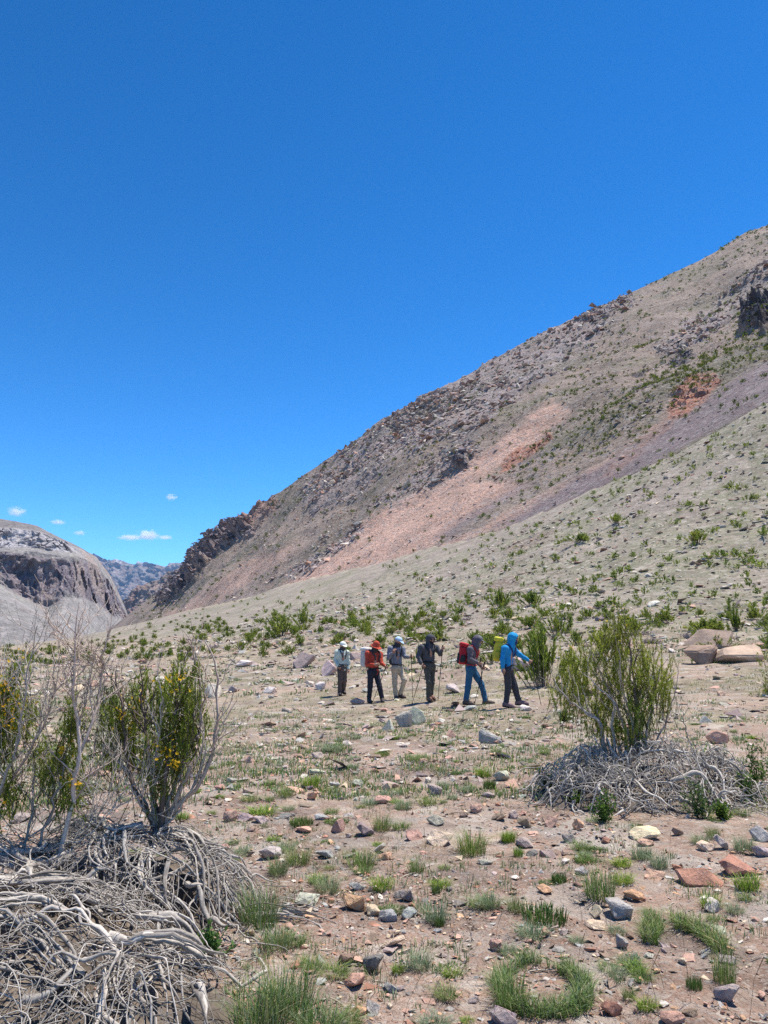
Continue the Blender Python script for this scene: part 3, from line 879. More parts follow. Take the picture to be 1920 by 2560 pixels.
zoomed(A8, 0.3646, [
    (920, 612, 110, 66, 'cream', 'wedge', 'cream stone with a dark underside on bare soil'), (790, 742, 112, 105, 'dark', 'block', 'dark slate stone with a brown broken corner'), (630, 712, 90, 60, 'brown', 'wedge', 'brown stone beside the tall grass'),
    (705, 1015, 82, 52, 'orange', 'round', 'small orange cobble among dry stalks'), (790, 1000, 72, 78, 'grey', 'wedge', 'grey splinter beside the orange cobble'), (1515, 627, 80, 70, 'pink', 'block', 'pale pinkish block behind a pale tuft'),
    (885, 985, 40, 36, 'cream', 'round', 'tiny cream pebble by the grey splinter'), (1385, 950, 62, 30, 'mauve', 'slab', 'small mauve chip on bare soil'), (1560, 1062, 130, 95, 'mauve', 'wedge', 'pinkish mauve wedge at the edge of the ring of grass'),
    (355, 430, 50, 36, 'grey', 'block', 'small grey block by the long green-grey slab')])
for xd, yd, wd, hd, tone, lab in ((212, 1795, 54, 30, 'pink', 'smooth pink stone behind the dead root mound'), (497, 1776, 30, 26, 'pink', 'small pink block beside a mauve one'), (530, 1776, 34, 18, 'mauve', 'mauve stone beside a small pink block'),
                              (205, 1470 + 14, 26, 14, 'pink', 'pale pink stone seen through bare twigs'), (480, 1838, 28, 12, 'pink', 'flat pink chip behind the dead root mound')):
    rock_at(xd, yd, wd, hd, tone, 'round', lab)

# ---- other stones: individuals that nothing but their place tells apart
def free(x, y, r):
    return all((x - a) ** 2 + (y - b) ** 2 > (r + c) ** 2 for a, b, c in TAKEN)
tone_mix = ['pink', 'mauve', 'grey', 'brown', 'cream', 'white', 'blue', 'red', 'green', 'mauve', 'pink', 'brown']
count = 0
while count < 150:
    d = math.exp(PR.uniform(math.log(3.2), math.log(30)))
    a = PR.uniform(-0.50, 0.50)
    x, y = d * math.sin(a), d * math.cos(a)
    w = PR.uniform(0.05, 0.11) * (0.85 + d * 0.055) * PR.choice((0.8, 1, 1, 1.5))
    if not free(x, y, w * 0.8): continue
    if x < -0.35 and 2 < y < 6.2 and x > -4: continue
    if 1.4 < x < 4.2 and 6.4 < y < 9.6: continue
    tone = PR.choice(tone_mix); sh = PR.choice(('slab', 'slab', 'block', 'wedge', 'round'))
    TAKEN.append((x, y, w * 0.5))
    word = {'slab': 'flake', 'block': 'block', 'wedge': 'wedge', 'round': 'cobble'}[sh]
    put_rock(x, y, w, w * PR.uniform(0.22, 0.5), tone, sh, f'small {WORDS[tone]} {word} lying loose on the stony meadow', f'small {WORDS[tone]} {word}s on the stony meadow', rz=PR.uniform(0, 6.28), name='stone')
    count += 1

# ---- gravel and rubble that nobody could count
LOW = [hull_rock(300 + q, ('slab', 'block', 'wedge', 'slab', 'block', 'round')[q % 6], 5, 0, 0, 0) for q in range(12)]
def scatter(buf, P, size, flat, tones, g, sink=0.25, wide=1.0):
    n = len(P)
    kind = g.integers(0, len(LOW), n)
    for q in range(len(LOW)):
        m = np.nonzero(kind == q)[0]
        if not len(m): continue
        V, F = LOW[q]
        a = g.uniform(0, 2 * math.pi, len(m)); s = size[m]
        fl = flat * g.uniform(0.6, 1.25, len(m))
        asp = g.uniform(0.65, 1.1, len(m))
        tx, ty = g.uniform(-0.3, 0.3, (2, len(m)))
        vx = V[None, :, 0] * s[:, None]; vy = V[None, :, 1] * (s * asp)[:, None]; vz = V[None, :, 2] * (s * fl)[:, None]
        vz = vz + tx[:, None] * vx + ty[:, None] * vy
        ca, sa = np.cos(a)[:, None], np.sin(a)[:, None]
        X = vx * ca - vy * sa + P[m, 0, None]; Y = vx * sa + vy * ca + P[m, 1, None]
        hgt = (V[:, 2].max() - V[:, 2].min()) * s * fl
        Z = vz + (P[m, 2] + hgt * (0.5 - sink))[:, None]
        VV = np.stack([X, Y, Z], -1).reshape(-1, 3)
        FF = (F[None] + (np.arange(len(m)) * len(V))[:, None, None]).reshape(-1, 3)
        C = np.repeat(tones[m], len(V), 0)
        buf.add(VV, FF, C)

def palette(n, g, names, j=0.16):
    t = np.array([TONES[k] for k in names])[g.integers(0, len(names), n)]
    return t * g.uniform(1 - j, 1 + j, (n, 1))

g = np.random.default_rng(41)
b = Buf()
n = 30000                                                    # pebbles near the camera
d = np.exp(g.uniform(math.log(2.5), math.log(11.0), n)); a = g.uniform(-0.62, 0.62, n)
x, y = d * np.sin(a), d * np.cos(a)
sz = np.exp(g.normal(math.log(0.0148), 0.55, n)) * (0.7 + 0.10 * d)
sz = np.clip(sz, 0.006, 0.07)
clump = fbm(np.stack([x, y, 0 * x], 1) * 1.3, 3, 201)
keep = g.uniform(0, 1, n) < 0.45 + 1.2 * clump + 0.2
x, y, sz = x[keep], y[keep], sz[keep]
P = np.stack([x, y, ground_z(x, y)], 1)
scatter(b, P, sz, 0.75, palette(len(x), g, ['pink', 'mauve', 'brown', 'brown', 'grey', 'cream', 'pink', 'brown', 'dark', 'blue', 'red', 'orange', 'white'], 0.2) * 0.98, g)
gravel = add('gravel', b.mesh('gravel'), M['stones']); tag(gravel, 'mixed brown and pinkish gravel strewn over the bare soil', 'gravel', kind='stuff')

b = Buf()
n = 17000                                                     # rubble over the meadow and the fan
d = np.exp(g.uniform(math.log(8), math.log(95), n)); a = g.uniform(-0.60, 0.60, n)
x, y = d * np.sin(a), d * np.cos(a)
sz = np.clip(np.exp(g.normal(math.log(0.075), 0.55, n)) * (0.55 + 0.045 * d), 0.03, 0.55)
near = np.nonzero((y < 30))[0]
strip = np.exp(-((y - (13.5 + 0.25 * x)) / 3.5) ** 2)        # the stony band the path crosses
hi = ground_base(x, y)
keep = g.uniform(0, 1, n) < np.where(y < 26, 0.30 + 0.66 * strip, 0.9) 
foot = np.interp(x / y, _c0r, _c0w[:, 1]); keep &= y < foot * 1.0
x, y, sz = x[keep], y[keep], sz[keep]
sz = sz * np.where(y < 26, 0.72, 1.0)
P = np.stack([x, y, ground_z(x, y)], 1)
scatter(b, P, sz, 0.62, palette(len(x), g, ['pink', 'mauve', 'grey', 'cream', 'white', 'brown', 'grey', 'white', 'mauve', 'green', 'blue', 'pink', 'purple'], 0.18) * 0.95, g)
rubble = add('rubble', b.mesh('rubble'), M['stones']); tag(rubble, 'pale broken rubble spread over the meadow and debris fan', 'rubble', kind='stuff')

# ---- broken rock on the mountain side
b = Buf()
grid = mpd.reshape(nrow, len(mc), 3)[:len(ss)]
wgt = (0.9 * rocky * (0.25 + patch) + 1.0 * crag + 0.6 * dark + 0.10 * red + 0.05 + 0.30 * smooth(0.0, 0.4, fbm(mp * 0.08 + 70, 3, 205)) * (1 - np.clip(pink + purple, 0, 1)))[:len(ss) * len(mc)]
ok = (mx[:len(wgt)] < 1700) & (msv[:len(wgt)] > 0.02) & (mx[:len(wgt)] > 330)
wgt = np.where(ok, wgt * g.uniform(0.6, 1, len(wgt)), 0)
pick = g.choice(len(wgt), 13000, p=wgt / wgt.sum())
P = mpd[pick]
sz = np.exp(g.normal(math.log(1.0), 0.5, len(pick))) * (0.22 + 0.0015 * P[:, 1]) * (0.75 + 0.9 * np.clip(rocky + crag, 0, 1)[pick])
sz = np.clip(sz, 0.25, 2.6)
base = np.array([TONES['grey'], TONES['mauve'], TONES['white'], TONES['mauve'], TONES['pink']])[g.integers(0, 5, len(pick))] * g.uniform(0.75, 1.05, (len(pick), 1))
kc = np.clip(crag + dark, 0, 1)[pick][:, None]; base = base * (1 - kc) + np.array((0.19, 0.16, 0.18)) * kc * g.uniform(0.8, 1.2, (len(pick), 1))
kr = red[pick][:, None]; base = base * (1 - kr) + np.array((0.32, 0.14, 0.10)) * kr
scatter(b, P, sz, 0.8, base, g, 0.3)
talus = add('talus', b.mesh('talus'), M['talus']); tag(talus, 'broken grey and mauve rock strewn over the mountain side', 'talus', kind='stuff')
# ================================================================== PLANTS
def leaf_material(name, attr=True, trans=0.45, rough=0.7):
    k = NT(name, rough)
    col = k.attr()
    rnd = k.n('ObjectInfo').outputs['Random']
    col = k.mix(1.0, col, k.ramp(rnd, [(0.0, (0.86, 0.90, 0.85)), (0.5, (1.0, 1.0, 1.0)), (1.0, (1.16, 1.06, 0.95))]), 'MULTIPLY')
    k.color(col)
    tr = k.n('BsdfTranslucent'); k.link(col, tr.inputs['Color'])
    mx_ = k.n('MixShader'); mx_.inputs[0].default_value = trans
    k.link(k.b.outputs[0], mx_.inputs[1]); k.link(tr.outputs[0], mx_.inputs[2])
    k.link(mx_.outputs[0], k.t.nodes['Material Output'].inputs['Surface'])
    return k.m
M['leaf'] = leaf_material('shrub_leaves')
M['grass'] = leaf_material('grass_blades', trans=0.3)

def wood_material(name):
    k = NT(name, 0.85)
    pos = k.coord('Object')
    col = k.mix(1.0, k.attr(), k.ramp(k.noise(pos, 55, 6, 0.7, 0.5), [(0.30, 0.62), (0.70, 1.25)]), 'MULTIPLY')
    k.color(col)
    k.bump(k.noise(pos, 90, 5, 0.7), 0.6, 0.004)
    return k.m
M['wood'] = wood_material('weathered_wood')

def stripes(st, light, dark):
    return np.array(dark)[None] + (np.array(light) - np.array(dark))[None] * st[:, None]

def needle_sprigs(buf, base, tip, n_leaf, length, width, colour, g, droop=0.0):
    """Upright sprigs: small narrow leaves set around the line from base to tip; base, tip are m x 3, colour is m x 3."""
    m = len(base)
    t = g.uniform(0.12, 1.05, (m, n_leaf, 1))
    ax = tip - base
    L = np.linalg.norm(ax, axis=1)[:, None] + 1e-9
    p = base[:, None] + ax[:, None] * t
    d = g.normal(size=(m, n_leaf, 3)); d /= np.linalg.norm(d, axis=2)[..., None] + 1e-9
    d = d * 0.75 + (ax / L)[:, None] * 0.95
    d /= np.linalg.norm(d, axis=2)[..., None]
    s = np.cross(d, g.normal(size=(m, n_leaf, 3))); s /= np.linalg.norm(s, axis=2)[..., None] + 1e-9
    ln = length * g.uniform(0.6, 1.3, (m, n_leaf, 1))
    a = p - s * width * 0.5; b_ = p + s * width * 0.5; c_ = p + d * ln
    V = np.stack([a, b_, c_], 2).reshape(-1, 3)
    F = np.arange(len(V)).reshape(-1, 3)
    C = np.repeat(colour[:, None], n_leaf, 1) * g.uniform(0.75, 1.25, (m, n_leaf, 1))
    buf.add(V, F, np.repeat(C.reshape(-1, 3), 3, 0))

GREEN = np.array((0.215, 0.275, 0.048)); YELLOWGREEN = np.array((0.31, 0.33, 0.062)); DEEP = np.array((0.155, 0.215, 0.042)); DRY = np.array((0.26, 0.20, 0.13))

def broom_shrub(seed, stems=34, leaves=20, spread=0.6, leaf=0.12, width=0.032, yellow=0.2, dry=0.0):
    """A shrub of upright leafy sprigs, about 1 m tall: (foliage arrays, branch arrays)."""
    g = np.random.default_rng(seed)
    fol, wood = Buf(), Buf()
    tilt = np.abs(g.normal(0, 0.42, stems)); az = g.uniform(0, 2 * math.pi, stems)
    L = g.uniform(0.5, 1.0, stems) * (1 - 0.28 * np.minimum(tilt, 1))
    root = np.stack([0.16 * np.cos(az) * tilt * 2, 0.16 * np.sin(az) * tilt * 2, np.full(stems, -0.05)], 1) * spread / 0.6
    d = np.stack([np.sin(tilt) * np.cos(az) * spread / 0.6, np.sin(tilt) * np.sin(az) * spread / 0.6, np.cos(tilt)], 1)
    tip = root + d * L[:, None]
    col = GREEN + (YELLOWGREEN - GREEN) * (g.uniform(0, 1, (stems, 1)) < yellow) * g.uniform(0.4, 1, (stems, 1))
    col = col + (DEEP - col) * (g.uniform(0, 1, (stems, 1)) < 0.3)
    if dry: col = col + (DRY - col) * (g.uniform(0, 1, (stems, 1)) < dry)
    b0 = root + (tip - root) * 0.22
    needle_sprigs(fol, b0, tip, leaves, leaf, width, col, g)
    side = tip + g.normal(0, 0.07, tip.shape) * np.array((1, 1, 0.5)) - np.array((0, 0, 0.12))
    needle_sprigs(fol, side - d * 0.22, side, leaves // 2, leaf, width, col, g)
    for k in range(stems):
        mid = (root[k] + tip[k]) / 2 + g.normal(0, 0.02, 3)
        V, F, st = tube([root[k], mid, tip[k]], [0.014, 0.009, 0.003], 3, 0, seed + k)
        wood.add(V, F, stripes(st, (0.30, 0.24, 0.19), (0.16, 0.12, 0.10)))
    return fol, wood

SHRUBS = []
for q in range(9):
    fol, wood = broom_shrub(500 + q, 30 + 3 * (q % 4), 24, (0.55, 0.75, 0.95)[q % 3], 0.14, 0.050, (0.15, 0.35, 0.05)[q % 3], 0.06 * (q % 2))
    mf, mw = fol.mesh('foliage'), wood.mesh('branches')
    mf.materials.append(M['leaf']); mw.materials.append(M['wood'])
    SHRUBS.append((mf, mw))

def put_shrub(x, y, h, w, label, group, parts=True, z=None, variant=None, name='shrub'):
    mf, mw = SHRUBS[PR.randrange(len(SHRUBS)) if variant is None else variant]
    z = float(ground_z(x, y)[0]) if z is None else z
    rz = PR.uniform(0, 6.28)
    if parts:
        e = empty(name, (x, y, z), rz); e.scale = (w, w, h)
        add('foliage', mf, None, e); add('branches', mw, None, e)
        o = e
    else:
        o = add(name, mf, None, None, (x, y, z), (0, 0, rz), (w, w, h))
    tag(o, label, 'shrub', group)
    return o

# shrubs that stand out; (x, foot y, height, width) on the measured sheet
def shrub_at(xd, yd, hd, wd, label, group=None, variant=None):
    p = hit(xd, yd)
    s = p[1] / (FOC * 1659 / 1920)
    return put_shrub(p[0], p[1], hd * s * 1.05, wd * s, label, group, True, p[2], variant)
for xd, yd, hd, wd, lab in (
        (1172, 1482, 128, 76, 'tall dark green shrub just ahead of the hiker in the blue hoodie'), (1206, 1372, 52, 52, 'bushy green shrub above the tall one by the blue hoodie'),
        (1080, 1312, 44, 40, 'round bright green shrub alone on the grey fan'), (1152, 1308, 36, 44, 'green shrub just past the round bright one on the fan'), (1590, 1362, 52, 30, 'slender shrub above the heaped boulders'),
        (1522, 1366, 30, 70, 'low spreading shrub right behind the heaped boulders'), (1255, 1170, 20, 44, 'wide low shrub high on the fan below the purple scree'), (1506, 1172, 28, 36, 'broad dark shrub high on the bare part of the fan'),
        (1330, 1130, 22, 28, 'small shrub beside the wide low one high on the fan'), (1576, 1055, 15, 14, 'tiny round dark shrub high on the fan'), (610, 1374, 50, 56, 'pair-stemmed green shrub on the slope above the white stones'),
        (568, 1420, 28, 18, 'thin upright shrub between the pale stones and the white-capped hiker'), (655, 1352, 36, 28, 'upright shrub on the slope behind the lone purple boulder'), (862, 1398, 26, 24, 'small shrub right above the light blue cap'),
        (905, 1430, 38, 20, 'narrow shrub standing between the light blue cap and the dark hood'), (1062, 1432, 30, 34, 'shrub with dry stems behind the red and the yellow backpack')):
    shrub_at(xd, yd, hd, wd, lab)

# the rest of the shrubs on the fan
def fan_density(x, y):
    d = 0.24
    d += 0.85 * math.exp(-((y - (1352 - 0.035 * (x - 500))) / 36) ** 2) * (1 if x < 1100 else 0.35)
    if x > 1000 and y < 1340: d += 0.42
    edge = np.interp(x, C0[:, 0], C0[:, 1])
    d += 0.9 * math.exp(-((y - edge - 10) / 10) ** 2) * (x > 780)
    return d
placed, pts, tries = 0, [], 0
rest = []
while (placed < 255 or len(rest) < 240) and tries < 20000:
    tries += 1
    xd = PR.uniform(-30, 1690)
    e = float(np.interp(xd, C0[:, 0], C0[:, 1]))
    yd = PR.uniform(e + 3, 1436 if xd < 420 else 1415)
    if PR.random() > fan_density(xd, yd): continue
    if any(abs(xd - a) < 9 and abs(yd - b) < 5 for a, b in pts): continue
    pts.append((xd, yd))
    rest.append((xd, yd)) 
    if len(rest) >= 640: break
rest.sort(key=lambda p: -p[1])
hits = [hit(*p) for p in rest]
LOWFOL = []
for q in range(5):
    fol, wood = broom_shrub(700 + q, 11, 6, (0.6, 0.85)[q % 2], 0.22, 0.105, 0.25)
    LOWFOL.append((np.concatenate(fol.V), np.concatenate(fol.T), np.concatenate(fol.C)))
def low_shrub(buf, x, y, z, h, w, g, tint=1.0):
    V, F, C = LOWFOL[g.integers(0, len(LOWFOL))]
    a = g.uniform(0, 6.28); ca, sa = math.cos(a), math.sin(a)
    U = np.stack([(V[:, 0] * ca - V[:, 1] * sa) * w + x, (V[:, 0] * sa + V[:, 1] * ca) * w + y, V[:, 2] * h + z], 1)
    buf.add(U, F, C * g.uniform(0.8, 1.15) * tint)
g = np.random.default_rng(77)
far_buf = Buf()
for k, p in enumerate(hits):
    if p is None: continue
    h = PR.uniform(0.28, 0.66) * (1.0 if p[1] > 30 else 0.8) * (1 + 0.0022 * p[1])
    w = h * PR.uniform(0.8, 1.5)
    if k < 280:
        xs_, ys_ = rest[k]
        if ys_ - np.interp(xs_, C0[:, 0], C0[:, 1]) < 26: lab_, grp_ = 'green shrub in the row along the upper edge of the debris fan, below the scree', 'shrubs along the edge of the scree'
        elif ys_ > 1372: lab_, grp_ = 'bushy green shrub at the foot of the debris fan, beside the meadow', 'shrubs at the foot of the debris fan'
        elif xs_ > 1230 or ys_ < 1300: lab_, grp_ = 'scattered green shrub on the open stony part of the debris fan', 'shrubs on the open fan'
        else: lab_, grp_ = 'green shrub in the dense belt of shrubs across the lower debris fan', 'shrubs in the dense belt'
        put_shrub(p[0], p[1], h, w, lab_, grp_, k < 130, p[2])
    else:
        low_shrub(far_buf, p[0], p[1], p[2], h, w, g)
# dry brush between them
DRYV = []
for q in range(4):
    gq = np.random.default_rng(760 + q)
    bq = Buf()
    for k in range(60):
        az, tl = gq.uniform(0, 6.28), abs(gq.normal(0, 0.8)); L = gq.uniform(0.4, 1.0)
        p0 = np.array((gq.normal(0, 0.22), gq.normal(0, 0.22), 0)); d = np.array((math.sin(tl) * math.cos(az), math.sin(tl) * math.sin(az), math.cos(tl) * 0.55))
        V, F, st = tube([p0, p0 + d * L * 0.5 + gq.normal(0, 0.05, 3), p0 + d * L], [0.022, 0.016, 0.008], 3, 0, k)
        bq.add(V, F, stripes(st, (0.40, 0.335, 0.315), (0.20, 0.16, 0.15)))
    me = bq.mesh('dry_brush'); me.materials.append(M['wood']); DRYV.append(me)
for q in range(46):
    xd = PR.uniform(330, 1560); yd = PR.gauss(1385, 24) if q % 3 else PR.uniform(1290, 1400)
    p = hit(xd, min(yd, 1425))
    if p is None: continue
    h = PR.uniform(0.25, 0.5)
    o = add('dry_brush', PR.choice(DRYV), None, None, tuple(p), (0, 0, PR.uniform(0, 6.28)), (h * PR.uniform(1.2, 2.4), h * 1.3, h))
    tag(o, 'low mauve-grey dry brush between the green shrubs of the fan', 'dry brush', 'dry brush on the lower fan')
# dwarf shrubs on the mountain
wgt = ((1 - 0.85 * np.clip(pink, 0, 1)) * (1 - 0.7 * purple) * (0.25 + smooth(-0.1, 0.4, fbm(mp * 0.03 + 3, 3, 301))) * (1 - 0.6 * np.clip(crag + rocky, 0, 1)))[:len(ss) * len(mc)]
wgt = np.where((mx[:len(wgt)] < 1700) & (msv[:len(wgt)] > 0.01) & (mx[:len(wgt)] > 290), wgt, 0) * (0.5 + 1.3 * smooth(900, 1500, mx[:len(wgt)]))
for i in g.choice(len(wgt), 1500, p=wgt / wgt.sum()):
    x, y, z = mpd[i]
    s = g.uniform(0.45, 1.0) * (0.6 + 0.0034 * y)
    low_shrub(far_buf, x, y, z - 0.1, s * 0.85, s * 1.2, g, 0.62)
o = add('far_shrubs', far_buf.mesh('far_shrubs'), M['leaf']); tag(o, 'dwarf dark green shrubs dotted over the mountain side', 'shrubs', kind='stuff')

# ------------------------------------------------------------------ grass
def blades(n, h, r, g, colours, lean=0.5, width=0.004, hollow=0.0, arc=None):
    """n curved blades around the origin."""
    a = g.uniform(0, 2 * math.pi, n) if arc is None else g.uniform(arc[0], arc[1], n)
    rr = r * np.sqrt(g.uniform(hollow ** 2, 1, n))
    x, y = rr * np.cos(a), rr * np.sin(a)
    out = g.uniform(0, 2 * math.pi, n) if hollow else a + g.normal(0, 0.9, n)
    L = h * g.uniform(0.45, 1.15, n)
    k = lean * g.uniform(0.15, 1.2, n)
    wd = width * g.uniform(0.7, 1.4, n)
    px, py = -np.sin(out) * wd / 2, np.cos(out) * wd / 2
    def at(t, w):
        fx_ = x + np.cos(out) * L * k * t ** 1.7; fy_ = y + np.sin(out) * L * k * t ** 1.7; fz_ = L * t * (1 - 0.28 * k * t) - 0.012 * (t == 0)
        return np.stack([fx_ + px * w, fy_ + py * w, fz_], 1), np.stack([fx_ - px * w, fy_ - py * w, fz_], 1)
    a0, b0 = at(0, 1.0); a1, b1 = at(0.55, 0.8); c2, _ = at(1.0, 0.0)
    V = np.stack([a0, b0, a1, b1, c2], 1).reshape(-1, 3)
    i = (np.arange(n) * 5)[:, None]
    F = np.concatenate([i + np.array([[0, 1, 3]]), i + np.array([[0, 3, 2]]), i + np.array([[2, 3, 4]])])
    c = np.asarray(colours)[g.integers(0, len(colours), n)] * g.uniform(0.75, 1.25, (n, 1))
    return V, F, np.repeat(c, 5, 0)
G1 = [(0.145, 0.235, 0.055), (0.18, 0.265, 0.075), (0.12, 0.20, 0.05), (0.24, 0.28, 0.11)]
G2 = [(0.195, 0.275, 0.155), (0.235, 0.31, 0.195), (0.175, 0.255, 0.135), (0.32, 0.34, 0.20)]
G3 = [(0.19, 0.30, 0.045), (0.24, 0.33, 0.06), (0.155, 0.255, 0.04)]
STRAW = [(0.46, 0.38, 0.22), (0.38, 0.31, 0.18), (0.52, 0.45, 0.29)]
DARKG = [(0.10, 0.175, 0.04), (0.12, 0.20, 0.05), (0.085, 0.15, 0.036)]

TUFT = {}
def tuft_meshes(kind, pal, n, h, r, lean, width, k=4):
    out = []
    for q in range(k):
        gg = np.random.default_rng(900 + q + 17 * len(TUFT))
        V, F, C = blades(n, h, r, gg, pal, lean, width)
        b = Buf(); b.add(V, F, C)
        V, F, C = blades(n // 9, h * 0.8, r * 1.1, gg, STRAW, lean * 1.3, width * 0.8); b.add(V, F, C)
        me = b.mesh('grass_tuft'); me.materials.append(M['grass']); out.append(me)
    TUFT[kind] = out
tuft_meshes('green', G1, 230, 0.15, 0.085, 1.1, 0.0032)
tuft_meshes('greyish', G2, 240, 0.13, 0.075, 1.2, 0.0030)
tuft_meshes('bright', G3, 190, 0.11, 0.07, 1.1, 0.0044)
tuft_meshes('dark', DARKG, 320, 0.055, 0.12, 0.9, 0.0055)
tuft_meshes('tall', G1 + DARKG + G2, 300, 0.34, 0.12, 0.6, 0.0038)
BASE = {'green': (0.15, 0.10), 'greyish': (0.13, 0.09), 'bright': (0.11, 0.08), 'dark': (0.055, 0.12), 'tall': (0.34, 0.12)}

def tuft_at(xd, yd, wd, hd, kind, label, group=None, name='grass_tuft'):
    p = hit(xd, yd)
    s = p[1] / (FOC * 1659 / 1920)
    h0, r0 = BASE[kind]
    if kind == 'tall': hd *= 0.72
    w = wd * s / (2 * r0) * 0.9; h = max(hd * s * 0.9 / h0, 0.35)
    o = add(name, PR.choice(TUFT[kind]), None, None, tuple(p), (0, 0, PR.uniform(0, 6.28)), (w, w, h))
    TAKEN.append((p[0], p[1], 0.4 * wd * s))
    tag(o, label, 'grass', group)
    return o
for f, s, rows in (
    (A7, 0.375, [(690, 560, 200, 200, 'green', 'thick leaning green tuft beside a round grey cobble'), (820, 480, 130, 70, 'bright', 'yellowish tuft touching the thick leaning one'), (370, 690, 260, 90, 'dark', 'dark green mat of herbs on the bare soil'),
        (60, 620, 130, 100, 'greyish', 'grey-green tuft beside the dark green mat'), (205, 640, 110, 110, 'green', 'upright tuft between a grey-green one and the dark mat'), (1030, 385, 110, 90, 'greyish', 'pale tuft below the broad cream slab'),
        (930, 335, 130, 90, 'greyish', 'grey-green tuft at the foot of the pinkish stone'), (1520, 290, 130, 110, 'greyish', 'grey-green tuft beside the pale mauve upright stone'), (1540, 520, 150, 120, 'bright', 'bright tuft against the dark red wedge'),
        (1330, 620, 120, 90, 'bright', 'sparse yellow-green tuft above the arc of grass'), (1470, 650, 110, 60, 'greyish', 'faint pale tuft beside the sparse yellow-green one'), (790, 1040, 110, 110, 'greyish', 'pale tuft at the head of a straggling line'),
        (860, 1150, 80, 90, 'green', 'thin tuft in the middle of a straggling line'), (960, 1205, 110, 70, 'bright', 'yellowish tuft at the end of a straggling line'), (1235, 1085, 90, 80, 'dark', 'small dark herb beside the tall tuft'),
        (300, 790, 170, 90, 'greyish', 'pale loose tuft under the dark green mat'), (160, 880, 110, 60, 'greyish', 'grey-green tuft over a pale pink stone'), (455, 470, 90, 60, 'dark', 'small fresh green herb on bare gravel'),
        (580, 290, 120, 70, 'green', 'tuft in front of a dark blue-grey wedge'), (165, 235, 70, 70, 'bright', 'little bright tuft below the row of stones'), (220, 325, 60, 70, 'bright', 'little yellowish tuft beside dark slabs'),
        (1270, 255, 110, 70, 'greyish', 'grey tuft by the cream cobble'), (1345, 215, 90, 80, 'green', 'green tuft behind the cream cobble'), (1410, 1060, 140, 240, 'green', 'tall tuft at the end of the arc of grass'), (905, 180, 80, 70, 'green', 'tuft behind the broad cream slab')]),
    (A6, 0.3646, [(720, 872, 170, 130, 'green', 'dark green tuft in front of the bright orange flake'), (365, 625, 145, 60, 'dark', 'flat dark green mat with a dark slab beside it'), (270, 455, 100, 80, 'green', 'round green tuft on the bare soil above the dark mat'),
        (420, 398, 110, 90, 'bright', 'bright yellow-green herb beside a rusty stone'), (850, 478, 110, 80, 'greyish', 'grey-green tuft right of centre on the gravel'), (840, 655, 115, 130, 'green', 'tuft beside the pointed purple stone'),
        (970, 525, 110, 70, 'greyish', 'low grey-green tuft behind the pointed purple stone'), (1115, 500, 120, 60, 'green', 'low tuft beside the dark greenish block'), (1370, 790, 200, 180, 'green', 'large tuft beside the long cream-topped block'),
        (1045, 900, 105, 100, 'green', 'slim tuft on bare soil below the cream-topped block'), (345, 855, 160, 120, 'green', 'loose tuft near the pale grey slab'), (520, 1020, 160, 130, 'greyish', 'straw-flecked tuft above the long green-grey slab'),
        (840, 1000, 130, 80, 'bright', 'yellowish tuft beside the bluish stone'), (1590, 720, 90, 80, 'bright', 'small yellowish tuft by the row of stones'), (1480, 405, 80, 70, 'dark', 'small dark herb beside the greenish slab'),
        (1440, 338, 105, 80, 'bright', 'bright herb behind the greenish slab'), (1165, 1030, 62, 62, 'dark', 'tiny dark tuft alone on bare soil'), (1160, 1190, 145, 130, 'greyish', 'broad grey-green tuft beside the pale blue flake'),
        (1430, 1110, 170, 90, 'green', 'row-like tuft running to the dark green mat'), (710, 380, 85, 66, 'green', 'small tuft among blue-white flakes'), (130, 560, 180, 60, 'bright', 'straw-yellow low tuft by the dead mound'),
        (60, 480, 120, 50, 'green', 'low tuft next to a white chip and the dead mound'), (840, 215, 100, 50, 'green', 'tuft in the upper gravel'), (540, 185, 120, 60, 'greyish', 'grey-green tuft in the upper gravel'), (1060, 240, 140, 50, 'green', 'dark low tuft in the upper gravel')]),
    (A8, 0.3646, [(1070, 752, 150, 110, 'greyish', 'blue-grey cushion tuft with straw at its foot'), (935, 785, 75, 60, 'bright', 'tiny bright rosette beside the blue-grey cushion tuft'), (1600, 1000, 220, 250, 'green', 'big leaning tuft forming the end of the ring of grass'),
        (560, 800, 200, 70, 'green', 'low tuft by a broken stick'), (1180, 510, 60, 60, 'dark', 'small dark tuft near the grey-green tuft')])):
    for x, y, w, h, kind, lab in rows:
        cx, cy = f(x, y)
        tuft_at(cx, cy, w * s, h * s, kind, lab)
# tall grass along the dead mound
for xd, yd, wd, hd, lab in ((560, 1998, 80, 130, 'tall dense green grass at the edge of the dead root mound'), (598, 2050, 60, 60, 'shorter grass in front of the tall dense clump'), (620, 2190, 110, 170, 'tall thin grass in front of the grey roots'),
                            (560, 2225, 110, 150, 'shaggy tall grass growing out of the grey roots'), (690, 2230, 90, 90, 'loose grass beside the roots and bare soil'), (600, 1890, 40, 60, 'thin grass behind the tall dense clump')):
    tuft_at(xd, yd, wd, hd, 'tall', lab)

